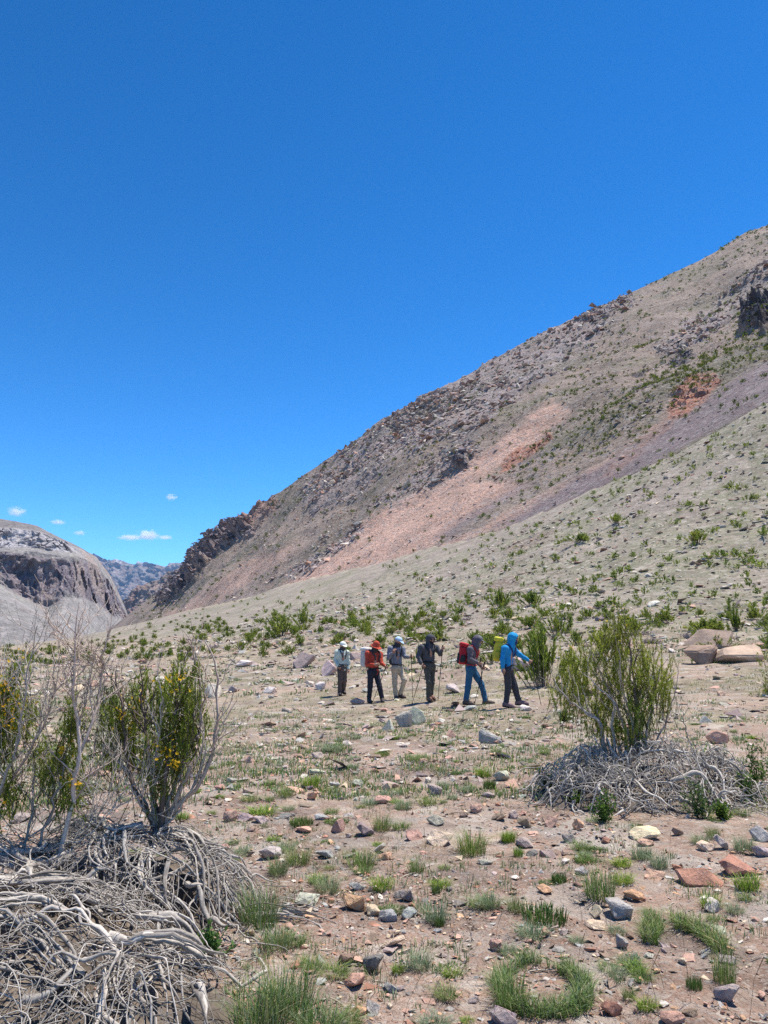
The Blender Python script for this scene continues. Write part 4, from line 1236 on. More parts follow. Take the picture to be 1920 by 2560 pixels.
# the ring and the arc of grass
def ring(cx, cy, rx, ry, a0, a1, n, label, thick=0.36, h=0.10):
    c = hit(*A7(cx, cy)); e = hit(*A7(cx + rx, cy)); f_ = hit(*A7(cx, cy + ry)); f2_ = hit(*A7(cx, cy - ry))
    r1 = e[0] - c[0]; r2 = (f2_[1] - f_[1]) / 2
    gg = np.random.default_rng(int(cx))
    b = Buf()
    for pal, m in ((G1, n), (G2, n // 4), (STRAW, n // 8)):
        V, F, C = blades(m, h, 1.0, gg, pal, 1.1, 0.0032, 1 - thick, (a0, a1))
        an_ = np.arctan2(V[::5, 1], V[::5, 0]); rr_ = np.hypot(V[::5, 0], V[::5, 1])
        nz_ = vnoise(np.stack([np.cos(an_) * 2.2, np.sin(an_) * 2.2, rr_ * 3 + cx], 1), 5) + 0.6 * vnoise(np.stack([np.cos(an_) * 7, np.sin(an_) * 7, rr_ * 6], 1), 6)
        kp = np.nonzero(nz_ > -0.36)[0]
        V = V.reshape(-1, 5, 3)[kp].reshape(-1, 3); C = C.reshape(-1, 5, 3)[kp].reshape(-1, 3); i_ = (np.arange(len(kp)) * 5)[:, None]
        F = np.concatenate([i_ + np.array([[0, 1, 3]]), i_ + np.array([[0, 3, 2]]), i_ + np.array([[2, 3, 4]])])
        root = np.repeat(V.reshape(-1, 5, 3)[:, :2].mean(1)[:, None], 5, 1).reshape(-1, 3)
        q = root.copy(); q[:, 0] *= r1; q[:, 1] *= r2; q[:, 2] = 0
        U = q + (V - root * np.array((1, 1, 0)))
        U[:, 2] += ground_z(c[0] + U[:, 0], c[1] + U[:, 1]) - c[2]
        b.add(U, F, C)
    o = add('grass_ring', b.mesh('grass_ring'), M['grass'], None, tuple(c)); tag(o, label, 'grass')
    TAKEN.append((c[0], c[1], r1))
ring(350, 1085, 285, 175, 0, 6.283, 2300, 'ring of green grass with bare soil in its middle', 0.34, 0.085)
ring(1190, 860, 230, 165, -0.35, 2.9, 1500, 'arc of grass curving round a bare hollow', 0.36)

for q in range(290):
    d = math.exp(PR.uniform(math.log(3.3), math.log(16))); a = PR.uniform(-0.5, 0.5)
    x, y = d * math.sin(a), d * math.cos(a)
    if not free(x, y, 0.04): continue
    if x < -0.45 and y < 5.6: continue
    kind = PR.choice(('green', 'greyish', 'greyish', 'bright', 'green', 'dark'))
    s = PR.uniform(0.35, 0.9) * (0.8 + 0.04 * d)
    o = add('grass_tuft', PR.choice(TUFT[kind]), None, None, (x, y, float(ground_z(x, y)[0])), (0, 0, PR.uniform(0, 6.28)), (s * 0.9, s * 0.9, s * 0.58))
    w = {'green': 'green', 'greyish': 'grey-green', 'bright': 'yellow-green', 'dark': 'dark green'}[kind]
    tag(o, f'small {w} grass tuft sprouting from the gravel', 'grass', f'small {w} tufts on the gravel')

# grass nobody could count
g = np.random.default_rng(88)
b = Buf()
def strew(n, d0_, d1_, nb, h, r, wd, pal_sets, half=0.58, thr=-0.2):
    d = np.exp(g.uniform(math.log(d0_), math.log(d1_), n)); a = g.uniform(-half, half, n)
    x, y = d * np.sin(a), d * np.cos(a)
    m = (vnoise(np.stack([x * 0.9, y * 0.9, 0 * x], 1), 401) + 0.5 * vnoise(np.stack([x * 2.7, y * 2.7, 0 * x], 1), 402) > thr) & ~((x < -0.7) & (y < 5.2))
    x, y = x[m], y[m]
    z = ground_z(x, y)
    for X, Y, Z in zip(x, y, z):
        pal = pal_sets[g.integers(0, len(pal_sets))]
        s = g.uniform(0.5, 1.2)
        V, F, C = blades(nb, h * s, r * s, g, pal, 0.7, wd)
        b.add(V + np.array((X, Y, Z)), F, C)
strew(3000, 3.0, 12, 12, 0.05, 0.05, 0.004, [G1, G2, G2, STRAW, G1], thr=0.0)
strew(8500, 8, 32, 9, 0.075, 0.15, 0.011, [G1, G2, G1, G2, STRAW, G3], thr=-0.25)
strew(4200, 26, 95, 7, 0.16, 0.26, 0.035, [G1, G2, DARKG, G2], thr=-0.1)
o = add('meadow_grass', b.mesh('meadow_grass'), M['grass']); tag(o, 'short sparse grass scattered over the stony meadow', 'grass', kind='stuff')
# dry seed stalks and straws
b = Buf()
for q in range(260):
    d = math.exp(g.uniform(math.log(3), math.log(11))); a = g.uniform(-0.5, 0.5)
    x, y = d * math.sin(a), d * math.cos(a); z = float(ground_z(x, y)[0])
    if g.uniform() < 0.45:
        h = g.uniform(0.10, 0.26); lx_, ly_ = g.normal(0, 0.05, 2)
        V, F, st = tube([(x, y, z - 0.01), (x + lx_ * 0.4, y + ly_ * 0.4, z + h * 0.6), (x + lx_, y + ly_, z + h)], [0.0011, 0.0010, 0.0022], 3)
        b.add(V, F, (0.24, 0.18, 0.11))
    else:
        L = g.uniform(0.06, 0.22); t = g.uniform(0, 6.28); k = g.normal(0, 0.3)
        p = [(x + L * s_ * math.cos(t + k * s_), y + L * s_ * math.sin(t + k * s_), 0) for s_ in (0, 0.35, 0.7, 1.0)]
        p = [(u, v, float(ground_z(u, v)[0]) + 0.006 + 0.01 * math.sin(3 * i)) for i, (u, v, _) in enumerate(p)]
        V, F, st = tube(p, [0.003, 0.0032, 0.0028, 0.0015], 4)
        b.add(V, F, (0.48, 0.41, 0.32) if g.uniform() < 0.6 else (0.33, 0.27, 0.22))
o = add('dry_litter', b.mesh('dry_litter'), M['wood']); tag(o, 'dry stalks and straws lying about on the soil', 'litter', kind='stuff')
# ================================================================== DEAD ROOT MOUNDS AND THE SHRUBS ON THEM
GREYWOOD = ((0.60, 0.55, 0.495), (0.10, 0.083, 0.07))
PALEWOOD = ((0.68, 0.62, 0.555), (0.26, 0.225, 0.19))
PINKWOOD = ((0.74, 0.60, 0.50), (0.42, 0.315, 0.255))
DARKWOOD = ((0.22, 0.165, 0.14), (0.10, 0.075, 0.065))

def bark(st, pal, g):
    k = g.uniform(0.8, 1.12)
    return stripes(st, np.array(pal[0]) * k, np.array(pal[1]) * k)

class Mound:
    """A hummock on the ground: sum of soft bumps."""
    def __init__(self, bumps, holes=()):
        self.b = bumps
        self.holes = holes
    def h(self, x, y):
        x = np.asarray(x, float); y = np.asarray(y, float)
        z = 0 * x
        for cx, cy, sx, sy, ht in self.b:
            r2 = ((x - cx) / sx) ** 2 + ((y - cy) / sy) ** 2
            z = np.maximum(z, ht * np.clip(1 - r2, 0, None) ** 0.8)
        return z
    def z(self, x, y):
        return ground_z(x, y) + self.h(x, y)
    def body(self, x0, x1, y0, y1, seed, n=70):
        X, Y = np.meshgrid(np.linspace(x0, x1, n), np.linspace(y0, y1, n))
        x, y = X.ravel(), Y.ravel()
        hh = self.h(x, y)
        p = np.stack([x, y, 0 * x], 1)
        for cx, cy, r in self.holes:
            hh = hh * (1 - 0.95 * np.exp(-(((x - cx) / r) ** 2 + ((y - cy) / r) ** 2) ** 2))
        z = ground_z(x, y) + hh * 0.66 - 0.02 + 0.07 * fbm(p * 6, 5, seed, 0.6) * smooth(0, 0.08, hh)
        c = np.tile(np.array((0.15, 0.12, 0.095)), (len(x), 1)) * (1 + 0.7 * fbm(p * 9, 3, seed + 2))[:, None]
        F = grid_faces(n, n)
        keep = (hh[F] > 0.004).any(1)
        return make_mesh('litter_mound', np.stack([x, y, z], 1), F[keep], c, True)

def strand(m, x, y, ang, length, lift, wig, g, n=20, dip=1.0, wave=0.012):
    """A sinuous path that creeps over the mound."""
    st = length / (n - 1)
    pts = []
    k = 0.0
    ph = g.uniform(0, 6.28); fr = g.uniform(0.5, 1.3)
    for i in range(n):
        t = i / (n - 1)
        pts.append((x, y, lift * (math.sin(math.pi * min(1, t * dip)) * 0.8 + 0.2) + wave * math.sin(ph + fr * i)))
        k = 0.75 * k + g.normal(0, wig)
        ang += k
        x += st * math.cos(ang); y += st * math.sin(ang)
    P = np.array(pts)
    P[:, 2] += m.z(P[:, 0], P[:, 1]) 
    return P

def dead_mound(root, m, spec, g, pal, seed):
    """Thick strands as single branches, thin ones as one mass of twigs. spec: list of (n, make) with make(g) -> path, radius, thick."""
    tw = Buf()
    for n, make in spec:
        for q in range(n):
            P, r, thick = make(g)
            skip = False
            for cx, cy, rr_ in m.holes:
                near = (np.hypot(P[:, 0] - cx, P[:, 1] - cy) < rr_).mean()
                if near > 0.3 and g.uniform() < 0.8: skip = True
            if skip: continue
            t = np.linspace(0, 1, len(P))
            rad = r * (1 - 0.72 * t) * (0.85 + 0.3 * np.sin(9 * t + g.uniform(0, 6)))
            V, F, st = tube(P, rad, 7 if thick else 4, 0.36 if thick else 0.0, int(g.integers(1 << 30)))
            C = bark(st, pal[g.integers(0, len(pal))], g)
            if thick:
                me = make_mesh('branch', V - np.array(root.location), F, C, True)
                add('branch', me, M['wood'], root)
            else:
                tw.add(V - np.array(root.location), F, C)
    o = add('twigs', tw.mesh('twigs', True), M['wood'], root); o['kind'] = 'stuff'

# ---- left-hand mound
ML = Mound([(-1.52, 4.70, 0.80, 0.66, 0.42), (-1.80, 3.62, 1.0, 0.80, 0.40), (-2.3, 4.2, 0.9, 0.9, 0.40), (-1.08, 3.34, 0.52, 0.52, 0.22)], [(-1.26, 3.60, 0.15), (-1.66, 3.74, 0.12), (-1.10, 4.42, 0.10)])
g = np.random.default_rng(601)
e = empty('dead_root_mound', (-1.6, 4.3, 0.0))
tag(e, 'tangled mound of twisted grey dead roots below the flowering shrub', 'dead shrub')
add('litter_mound', ML.body(-3.3, -0.4, 2.6, 5.6, 611), None, e).data.materials.append(M['wood'])
e.children[0].location = (1.6, -4.3, 0)
def upper(thick):
    def f(g):
        a = g.uniform(-math.pi * 0.95, 0.35) if g.uniform() < 0.85 else g.uniform(-3.1, 3.1)
        rr = 0.62 * math.sqrt(g.uniform(0, 1))
        if g.uniform() < 0.22: a = g.uniform(-3.1, 3.1)
        cx, cy = -1.48 + rr * math.cos(a), 4.72 + 0.8 * rr * math.sin(a)
        if thick: return strand(ML, cx, cy, a + g.normal(0, 0.6), g.uniform(0.35, 0.85), g.uniform(0.0, 0.10), 0.15, g, 24), math.exp(g.normal(math.log(0.0088), 0.45)), True
        return strand(ML, cx, cy, a + g.normal(0, 0.8), g.uniform(0.2, 0.6), g.uniform(0.0, 0.12), 0.22, g, 13), g.uniform(0.0016, 0.0048), False
    return f
def lower(thick):
    def f(g):
        cx, cy = g.uniform(-2.5, -0.8), g.uniform(2.75, 4.0)
        a = g.choice((0.0, math.pi, -0.9)) + g.normal(0, 0.6)
        if thick: return strand(ML, cx, cy, a, g.uniform(0.35, 0.85), g.uniform(0.0, 0.09), 0.15, g, 22), math.exp(g.normal(math.log(0.0080), 0.45)), True
        return strand(ML, cx, cy, a + g.normal(0, 0.6), g.uniform(0.15, 0.5), g.uniform(0.0, 0.09), 0.22, g, 12), g.uniform(0.0015, 0.0045), False
    return f
def fibres(m, area, aim, n, g):
    """Paths of old wood that run side by side in bundles."""
    out = []
    for q in range(n):
        cx, cy = area(g); a = aim(cx, cy, g)
        base = strand(m, cx, cy, a, g.uniform(0.40, 0.90), g.uniform(0.0, 0.10), 0.10, g, 26, 1.0, 0.003)
        T = np.gradient(base, axis=0); T /= np.linalg.norm(T, axis=1)[:, None]
        side = np.cross(T, (0, 0, 1.0)); side /= np.linalg.norm(side, axis=1)[:, None] + 1e-9
        for k in range(7):
            o_, z_ = (k - 3) * 0.013 + g.normal(0, 0.005), g.normal(0, 0.010) - 0.004 * abs(k - 3)
            fan_ = np.linspace(0.7, 1.0 + g.uniform(0.0, 1.6), len(base))[:, None]
            P = base + side * o_ * fan_ + np.array((0, 0, z_)) + np.cumsum(g.normal(0, 0.0032, base.shape), 0)
            i0 = g.integers(0, 6); i1 = len(P) - g.integers(0, 9)
            out.append(P[i0:i1])
    return out
def bundle(g):
    """fibrous bundles of wood that lie side by side."""
    cx, cy = (g.normal(-0.92, 0.10), g.normal(3.32, 0.10)) if g.uniform() < 0.5 else (g.normal(-1.9, 0.25), g.normal(4.2, 0.15))
    return strand(ML, cx, cy, -1.1 + g.normal(0, 0.22), g.uniform(0.25, 0.45), g.uniform(0.0, 0.09), 0.05, g, 16), g.uniform(0.006, 0.016), True
_fib = fibres(ML, lambda g: (-1.5 + g.normal(0, 0.28), 4.78 + g.normal(0, 0.2)), lambda x, y, g: math.atan2(y - 5.0, (x + 1.6) * 1.4) + g.normal(0, 0.35) if g.uniform() < 0.85 else g.uniform(-3, 3), 15, g)
_fib += fibres(ML, lambda g: (g.uniform(-2.5, -0.9), g.uniform(2.9, 3.9)), lambda x, y, g: g.choice((-0.25, math.pi + 0.2, -1.0)) + g.normal(0, 0.35), 14, g)
def fibre(g):
    return _fib.pop(), math.exp(g.normal(math.log(0.0100), 0.42)), True
dead_mound(e, ML, [(len(_fib), fibre), (60, upper(True)), (380, upper(False)), (70, lower(True)), (900, lower(False)), (20, bundle)], g, [GREYWOOD, GREYWOOD, PALEWOOD], 7)

# ---- right-hand mound
pr = hit(1385, 1752)
cxr, cyr = pr[0] * 8.0 / pr[1], 8.0
MR = Mound([(cxr, cyr, 1.08, 0.80, 0.26), (cxr + 0.22, cyr - 0.02, 0.66, 0.55, 0.42), (cxr - 0.38, cyr + 0.1, 0.42, 0.42, 0.36), (cxr + 0.72, cyr, 0.38, 0.4, 0.30)])
e = empty('dead_branch_heap', (cxr, cyr, 0.0))
tag(e, 'low heap of pale dead branches around the foot of the big green shrub', 'dead shrub')
o = add('litter_mound', MR.body(cxr - 1.1, cxr + 1.15, cyr - 0.9, cyr + 0.9, 631), None, e); o.data.materials.append(M['wood']); o.location = (-cxr, -cyr, 0)
def heap(thick):
    def f(g):
        a = g.uniform(0, 6.28)
        rr = 0.88 * math.sqrt(g.uniform(0, 1))
        cx, cy = cxr + 0.05 + 1.15 * rr * math.cos(a), cyr + 0.85 * rr * math.sin(a)
        if g.uniform() < 0.35: a = g.uniform(0, 6.28)
        if thick: return strand(MR, cx, cy, a + g.normal(0, 0.6), g.uniform(0.25, 0.75), g.uniform(0.0, 0.20), 0.15, g, 18), math.exp(g.normal(math.log(0.0098), 0.42)), True
        return strand(MR, cx, cy, a + g.normal(0, 1.0), g.uniform(0.15, 0.5), g.uniform(0.0, 0.22), 0.20, g, 11), g.uniform(0.003, 0.0065), False
    return f
dead_mound(e, MR, [(230, heap(True)), (760, heap(False))], g, [PALEWOOD, PALEWOOD, PALEWOOD, GREYWOOD], 9)

# ------------------------------------------------------------------ upright shrubs built stem by stem
def grow(path, r, g, level, out, pal, density=1.0, spread=0.6):
    """Side twigs from a stem path, collected as (path, radius, level)."""
    L = np.linalg.norm(np.diff(path, axis=0), axis=1).sum()
    n = max(1, int(L * (13 if level == 0 else 20) * density))
    for q in range(n):
        t = g.uniform(0.25, 0.98)
        i = t * (len(path) - 1); j = min(int(i), len(path) - 2); f = i - j
        p = path[j] * (1 - f) + path[j + 1] * f
        d = path[j + 1] - path[j]; d = d / (np.linalg.norm(d) + 1e-9)
        d = d * 0.75 + g.normal(0, spread, 3) * np.array((1, 1, 0.45)) + np.array((0, 0, 0.35))
        d /= np.linalg.norm(d)
        ln = g.uniform(0.10, 0.32) * (1.25 if level == 0 else 0.6)
        pts = [p]
        for s in range(6):
            d = d + g.normal(0, 0.16, 3) + np.array((0, 0, 0.05)); d /= np.linalg.norm(d)
            pts.append(pts[-1] + d * ln / 6)
        tp = np.array(pts)
        out.append((tp, r * (1 - 0.6 * t) * 0.5, level + 1))
        if level < 1:
            grow(tp, r * 0.5, g, level + 1, out, pal, density, spread)

def resample(P, n, g, wob):
    P = np.asarray(P, float)
    s = np.concatenate([[0], np.cumsum(np.linalg.norm(np.diff(P, axis=0), axis=1))])
    t = np.linspace(0, s[-1], n)
    Q = np.stack([np.interp(t, s, P[:, k]) for k in range(3)], 1)
    for _ in range(2):
        Q[1:-1] = (Q[:-2] + 2 * Q[1:-1] + Q[2:]) / 4
    w = g.normal(0, wob, Q.shape); w[0] = 0
    return Q + w

def flowers(buf, c, n, rad, g, col):
    """Small five-petalled blossoms."""
    for q in range(n):
        p = c + g.normal(0, 1, 3) * rad
        nn = g.normal(0, 1, 3) + np.array((0, -0.6, 0.7)); nn /= np.linalg.norm(nn)
        u = np.cross(nn, (0.3, 0.9, 0.2)); u /= np.linalg.norm(u); v = np.cross(nn, u)
        s = g.uniform(0.006, 0.010)
        ang = np.arange(5) * 2 * math.pi / 5 + g.uniform(0, 6)
        V = [p]
        for a in ang:
            V += [p + s * (math.cos(a - 0.45) * u + math.sin(a - 0.45) * v) + nn * 0.002, p + s * 1.25 * (math.cos(a) * u + math.sin(a) * v) + nn * 0.004, p + s * (math.cos(a + 0.45) * u + math.sin(a + 0.45) * v) + nn * 0.002]
        F = []
        for k in range(5):
            i = 1 + 3 * k
            F += [(0, i, i + 1), (0, i + 1, i + 2)]
        buf.add(np.array(V), np.array(F), np.array(col) * g.uniform(0.8, 1.15))

def stem_shrub(name, label, base, stems, blobs, blossoms, g, pal_stem, twig_density=1.0, stiff=0.42, sprig=(0.09, 0.20), share=1.0, *, leaf=(0.024, 0.0052), sprig_n=52, stem_n=20, thin=1.0):
    """stems: (points, radius, palette); blobs: (centre, radii, sprigs, colour); blossoms: (centre, n, radius)."""
    e = empty(name, tuple(base))
    tag(e, label, 'shrub')
    B = np.array(base)
    tw, fo, fl = Buf(), Buf(), Buf()
    for P, r, pal, dens in stems:
        Q = resample(P, stem_n, g, 0.006)
        t = np.linspace(0, 1, stem_n)
        V, F, st = tube(Q, r * thin * (1 - 0.78 * t), 7, 0.22, int(g.integers(1 << 30)))
        add('stem', make_mesh('stem', V - B, F, bark(st, pal, g), True), M['wood'], e)
        out = []
        grow(Q, r * thin, g, 0, out, pal, twig_density * dens)
        for tp, rr, lv in out:
            V, F, st = tube(tp, np.maximum(rr * (1 - 0.7 * np.linspace(0, 1, len(tp))), 0.0011), 4, 0, int(g.integers(1 << 30)))
            tw.add(V - B, F, bark(st, pal, g))
    if tw.n:
        o = add('twigs', tw.mesh('twigs', True), M['wood'], e); o['kind'] = 'stuff'
    for c, rad, n, col in blobs:
        n = int(n * share); c = np.array(c); rad = np.array(rad)
        q = g.normal(0, 0.5, (n, 3)); 
        q = q / np.maximum(1, np.linalg.norm(q, axis=1) / 1.05)[:, None]
        tip = c + q * rad
        d = q * np.array((0.35, 0.35, 0)) + np.array((0, 0, 1.0)) + g.normal(0, stiff, (n, 3)); d /= np.linalg.norm(d, axis=1)[:, None]
        ln = g.uniform(sprig[0], sprig[1], (n, 1))
        cc = np.array(col)[None] * g.uniform(0.7, 1.3, (n, 1)) + (YELLOWGREEN * 1.3 - np.array(col)) * (g.uniform(0, 1, (n, 1)) < 0.22) * 0.7
        needle_sprigs(fo, tip - d * ln - B, tip - B, sprig_n, leaf[0], leaf[1], cc, g)
        for k in range(0, n, 3):
            V, F, st = tube([tip[k] - d[k] * ln[k] * 1.9, tip[k] - d[k] * ln[k], tip[k]], [0.0028, 0.002, 0.001], 3)
            fo.add(V - B, F, (0.20, 0.16, 0.09))
    if fo.n:
        o = add('foliage', fo.mesh('foliage'), M['leaf'], e)
    for c, n, rad in blossoms:
        flowers(fl, np.array(c) - B, n, rad, g, (0.85, 0.55, 0.02))
    if fl.n:
        o = add('blossom', fl.mesh('blossom'), M['leaf'], e)
    return e

LG = (0.25, 0.305, 0.05)
def px(pts, Y, dY=0.0, g=None):
    """Polyline on the measured sheet at forward distance Y, drifting by dY along its length."""
    n = len(pts)
    return [tuple(W(x, y, Y + dY * i / (n - 1) + (g.normal(0, 0.03) if g is not None and i else 0))) for i, (x, y) in enumerate(pts)]
g = np.random.default_rng(651)
D = 4.72
base = W(345, 1800, D)
stems = []
for pts, r, pal, dens, dy in (
        ([(345, 1815), (335, 1740), (322, 1650), (308, 1540), (300, 1470)], 0.026, DARKWOOD, 0.8, 0.15), ([(345, 1810), (352, 1700), (372, 1600), (382, 1500), (395, 1430)], 0.026, DARKWOOD, 0.8, -0.05),
        ([(350, 1810), (366, 1720), (402, 1640), (420, 1540), (425, 1460)], 0.022, GREYWOOD, 0.7, 0.1), ([(352, 1790), (385, 1732), (440, 1690), (468, 1600), (466, 1500), (475, 1440), (442, 1385)], 0.020, PINKWOOD, 0.7, -0.1),
        ([(352, 1785), (400, 1690), (430, 1600), (437, 1500), (420, 1420), (408, 1382)], 0.020, PINKWOOD, 0.75, 0.05), ([(343, 1805), (310, 1750), (285, 1690), (270, 1600), (262, 1520), (250, 1455)], 0.020, DARKWOOD, 0.8, 0.35),
        ([(343, 1790), (322, 1700), (342, 1600), (350, 1480)], 0.018, PALEWOOD, 0.8, -0.15), ([(340, 1795), (300, 1700), (240, 1620), (225, 1530), (222, 1470)], 0.016, PALEWOOD, 0.9, 0.55),
        ([(345, 1800), (325, 1760), (300, 1735), (285, 1700)], 0.018, PALEWOOD, 1.0, -0.2), ([(350, 1800), (392, 1740), (415, 1700), (440, 1650), (445, 1600)], 0.014, GREYWOOD, 0.8, -0.15)):
    stems.append((px(pts, D, dy, g), r, pal, dens))
blobs = []
for x, y, rx, ry, n, dy, col in ((390, 1480, 52, 70, 120, 0.0, LG), (375, 1580, 55, 70, 130, 0.0, LG), (350, 1660, 45, 45, 60, 0.0, LG), (405, 1545, 40, 80, 90, 0.15, LG), (270, 1550, 50, 60, 110, 0.35, LG), (240, 1500, 28, 60, 60, 0.5, (0.12, 0.17, 0.035)),
                                 (305, 1500, 35, 55, 60, 0.3, LG), (430, 1540, 24, 60, 40, 0.2, LG), (345, 1500, 30, 50, 40, 0.3, (0.12, 0.17, 0.035)), (250, 1600, 40, 50, 60, 0.5, LG), (305, 1610, 36, 46, 40, 0.3, LG)):
    s = (D + dy) / (FOC * 1659 / 1920)
    blobs.append((W(x, y, D + dy), (rx * s, 0.16, ry * s), n, col))
bl = [(W(270, 1548, D + 0.2), 26, 0.05), (W(380, 1470, D - 0.12), 24, 0.05), (W(365, 1620, D - 0.14), 16, 0.04), (W(378, 1648, D - 0.14), 18, 0.025), (W(300, 1505, D + 0.2), 8, 0.04), (W(350, 1636, D - 0.1), 8, 0.03)]
stem_shrub('flowering_shrub', 'green shrub with yellow blossoms rising from the dead root mound', base, stems, blobs, bl, g, GREYWOOD, 0.8, 0.25, (0.09, 0.22), 0.85, sprig_n=44, thin=0.8)

# the bare shrub beside it
D = 4.45
base = W(130, 1850, D)
stems = []
for pts, r, pal, dens, dy in (
        ([(110, 1900), (140, 1796), (163, 1729), (163, 1663), (173, 1613), (163, 1529), (157, 1463), (163, 1379), (170, 1300)], 0.022, PINKWOOD, 1.0, 0.0), ([(163, 1680), (167, 1629), (200, 1563), (213, 1513), (220, 1456), (227, 1406), (240, 1336)], 0.017, PINKWOOD, 1.1, 0.1),
        ([(-60, 1830), (0, 1723), (50, 1646), (90, 1579), (117, 1513), (120, 1446), (113, 1396)], 0.017, PINKWOOD, 1.0, 0.1), ([(-40, 1800), (20, 1663), (43, 1579), (57, 1496), (60, 1429), (80, 1356)], 0.015, PALEWOOD, 1.1, -0.1),
        ([(60, 1900), (100, 1780), (130, 1700), (150, 1600), (190, 1520), (195, 1450)], 0.014, GREYWOOD, 1.0, 0.2), ([(-90, 1800), (-20, 1600), (15, 1500), (28, 1420)], 0.014, PINKWOOD, 1.0, 0.0),
        ([(30, 1900), (60, 1800), (75, 1700), (80, 1600), (100, 1500)], 0.014, GREYWOOD, 1.0, 0.3), ([(110, 1900), (150, 1830), (210, 1790), (260, 1720), (300, 1690)], 0.012, PALEWOOD, 1.3, 0.1),
        ([(90, 1900), (130, 1840), (180, 1800), (230, 1740), (250, 1660), (262, 1600)], 0.012, PALEWOOD, 1.3, 0.3), ([(0, 1900), (30, 1830), (90, 1790), (140, 1740), (200, 1700)], 0.012, PALEWOOD, 1.2, 0.2),
        ([(-60, 1850), (-30, 1700), (-10, 1560), (-5, 1480)], 0.014, GREYWOOD, 1.0, 0.15)):
    stems.append((px(pts, D, dy, g), r, pal, dens))
blobs = []
for x, y, rx, ry, n, dy in ((8, 1500, 24, 60, 90, 0.0), (155, 1560, 22, 60, 60, 0.1), (140, 1660, 35, 55, 70, 0.15), (20, 1700, 30, 50, 50, 0.1), (160, 1700, 26, 40, 30, 0.1), (45, 1440, 20, 24, 20, 0.1), (-40, 1540, 40, 90, 70, 0.0), (20, 1560, 26, 60, 70, 0.0), (100, 1620, 24, 50, 40, 0.2), (60, 1540, 22, 50, 36, 0.2)):
    s = (D + dy) / (FOC * 1659 / 1920)
    blobs.append((W(x, y, D + dy), (rx * s, 0.12, ry * s), n, LG))
bl = [(W(12, 1480, D - 0.1), 26, 0.04), (W(8, 1530, D - 0.1), 18, 0.04), (W(45, 1415, D), 6, 0.03), (W(140, 1620, D), 10, 0.03), (W(150, 1680, D), 8, 0.03), (W(5, 1730, D), 6, 0.03), (W(172, 1690, D), 8, 0.02), (W(18, 1560, D - 0.1), 16, 0.04), (W(60, 1520, D), 8, 0.04)]
stem_shrub('bare_shrub', 'half bare shrub with pinkish grey branches and few yellow blossoms', base, stems, blobs, bl, g, PINKWOOD, 1.15, sprig_n=46, thin=0.66)

# the big shrub on the branch heap
g = np.random.default_rng(671)
D = 8.15
base = W(1380, 1610, D)
stems = []
for pts, r, pal, dens, dy in (
        ([(1385, 1640), (1375, 1560), (1372, 1480), (1360, 1400), (1345, 1330)], 0.028, DARKWOOD, 0.6, 0.0), ([(1380, 1640), (1350, 1570), (1320, 1500), (1285, 1430), (1262, 1380)], 0.026, PINKWOOD, 0.6, 0.2),
        ([(1390, 1640), (1400, 1560), (1415, 1490), (1430, 1430)], 0.022, PINKWOOD, 0.7, 0.1), ([(1310, 1640), (1300, 1580), (1302, 1560), (1255, 1530), (1212, 1500), (1195, 1470)], 0.026, GREYWOOD, 0.6, -0.2),
        ([(1305, 1630), (1298, 1575), (1290, 1555), (1262, 1540), (1240, 1500)], 0.02, GREYWOOD, 0.5, -0.25), ([(1330, 1630), (1322, 1570), (1330, 1520), (1290, 1480), (1260, 1455)], 0.02, GREYWOOD, 0.5, -0.2),
        ([(1375, 1620), (1362, 1540), (1340, 1480), (1338, 1400)], 0.02, PINKWOOD, 0.7, -0.1), ([(1400, 1630), (1440, 1560), (1462, 1480), (1465, 1430)], 0.014, PINKWOOD, 0.8, 0.0), ([(1500, 1640), (1480, 1570), (1470, 1520)], 0.012, PALEWOOD, 0.8, -0.3)):
    stems.append((px(pts, D, dy, g), r, pal, dens))
blobs = []
for x, y, rx, ry, n, dy, col in ((1335, 1345, 44, 44, 110, 0.1, (0.20, 0.235, 0.042)), (1300, 1370, 32, 36, 60, 0.1, LG), (1260, 1440, 52, 62, 190, 0.2, LG), (1335, 1430, 62, 72, 240, 0.1, LG), (1395, 1460, 52, 72, 190, 0.1, LG), (1235, 1490, 36, 50, 90, 0.2, LG),
                                 (1430, 1480, 26, 55, 60, 0.1, LG), (1372, 1540, 46, 60, 180, 0.0, (0.13, 0.19, 0.035)), (1300, 1500, 50, 50, 120, 0.25, LG), (1225, 1410, 24, 30, 40, 0.2, LG), (1400, 1400, 36, 40, 50, 0.15, LG), (1290, 1548, 40, 44, 70, 0.1, LG), (1345, 1570, 40, 36, 70, 0.0, LG), (1205, 1470, 28, 40, 40, 0.2, LG), (1442, 1440, 30, 46, 40, 0.2, LG)):
    s = (D + dy) / (FOC * 1659 / 1920)
    blobs.append((W(x, y, D + dy), (rx * s * 0.86, 0.26, ry * s * 0.9), n, col))
stem_shrub('big_shrub', 'big bushy green shrub standing in the heap of dead branches', base, stems, blobs, [(W(1330, 1350, D - 0.2), 10, 0.1)], g, GREYWOOD, 0.75, 0.24, (0.14, 0.32), 0.50, leaf=(0.034, 0.0068), sprig_n=52, thin=0.8)

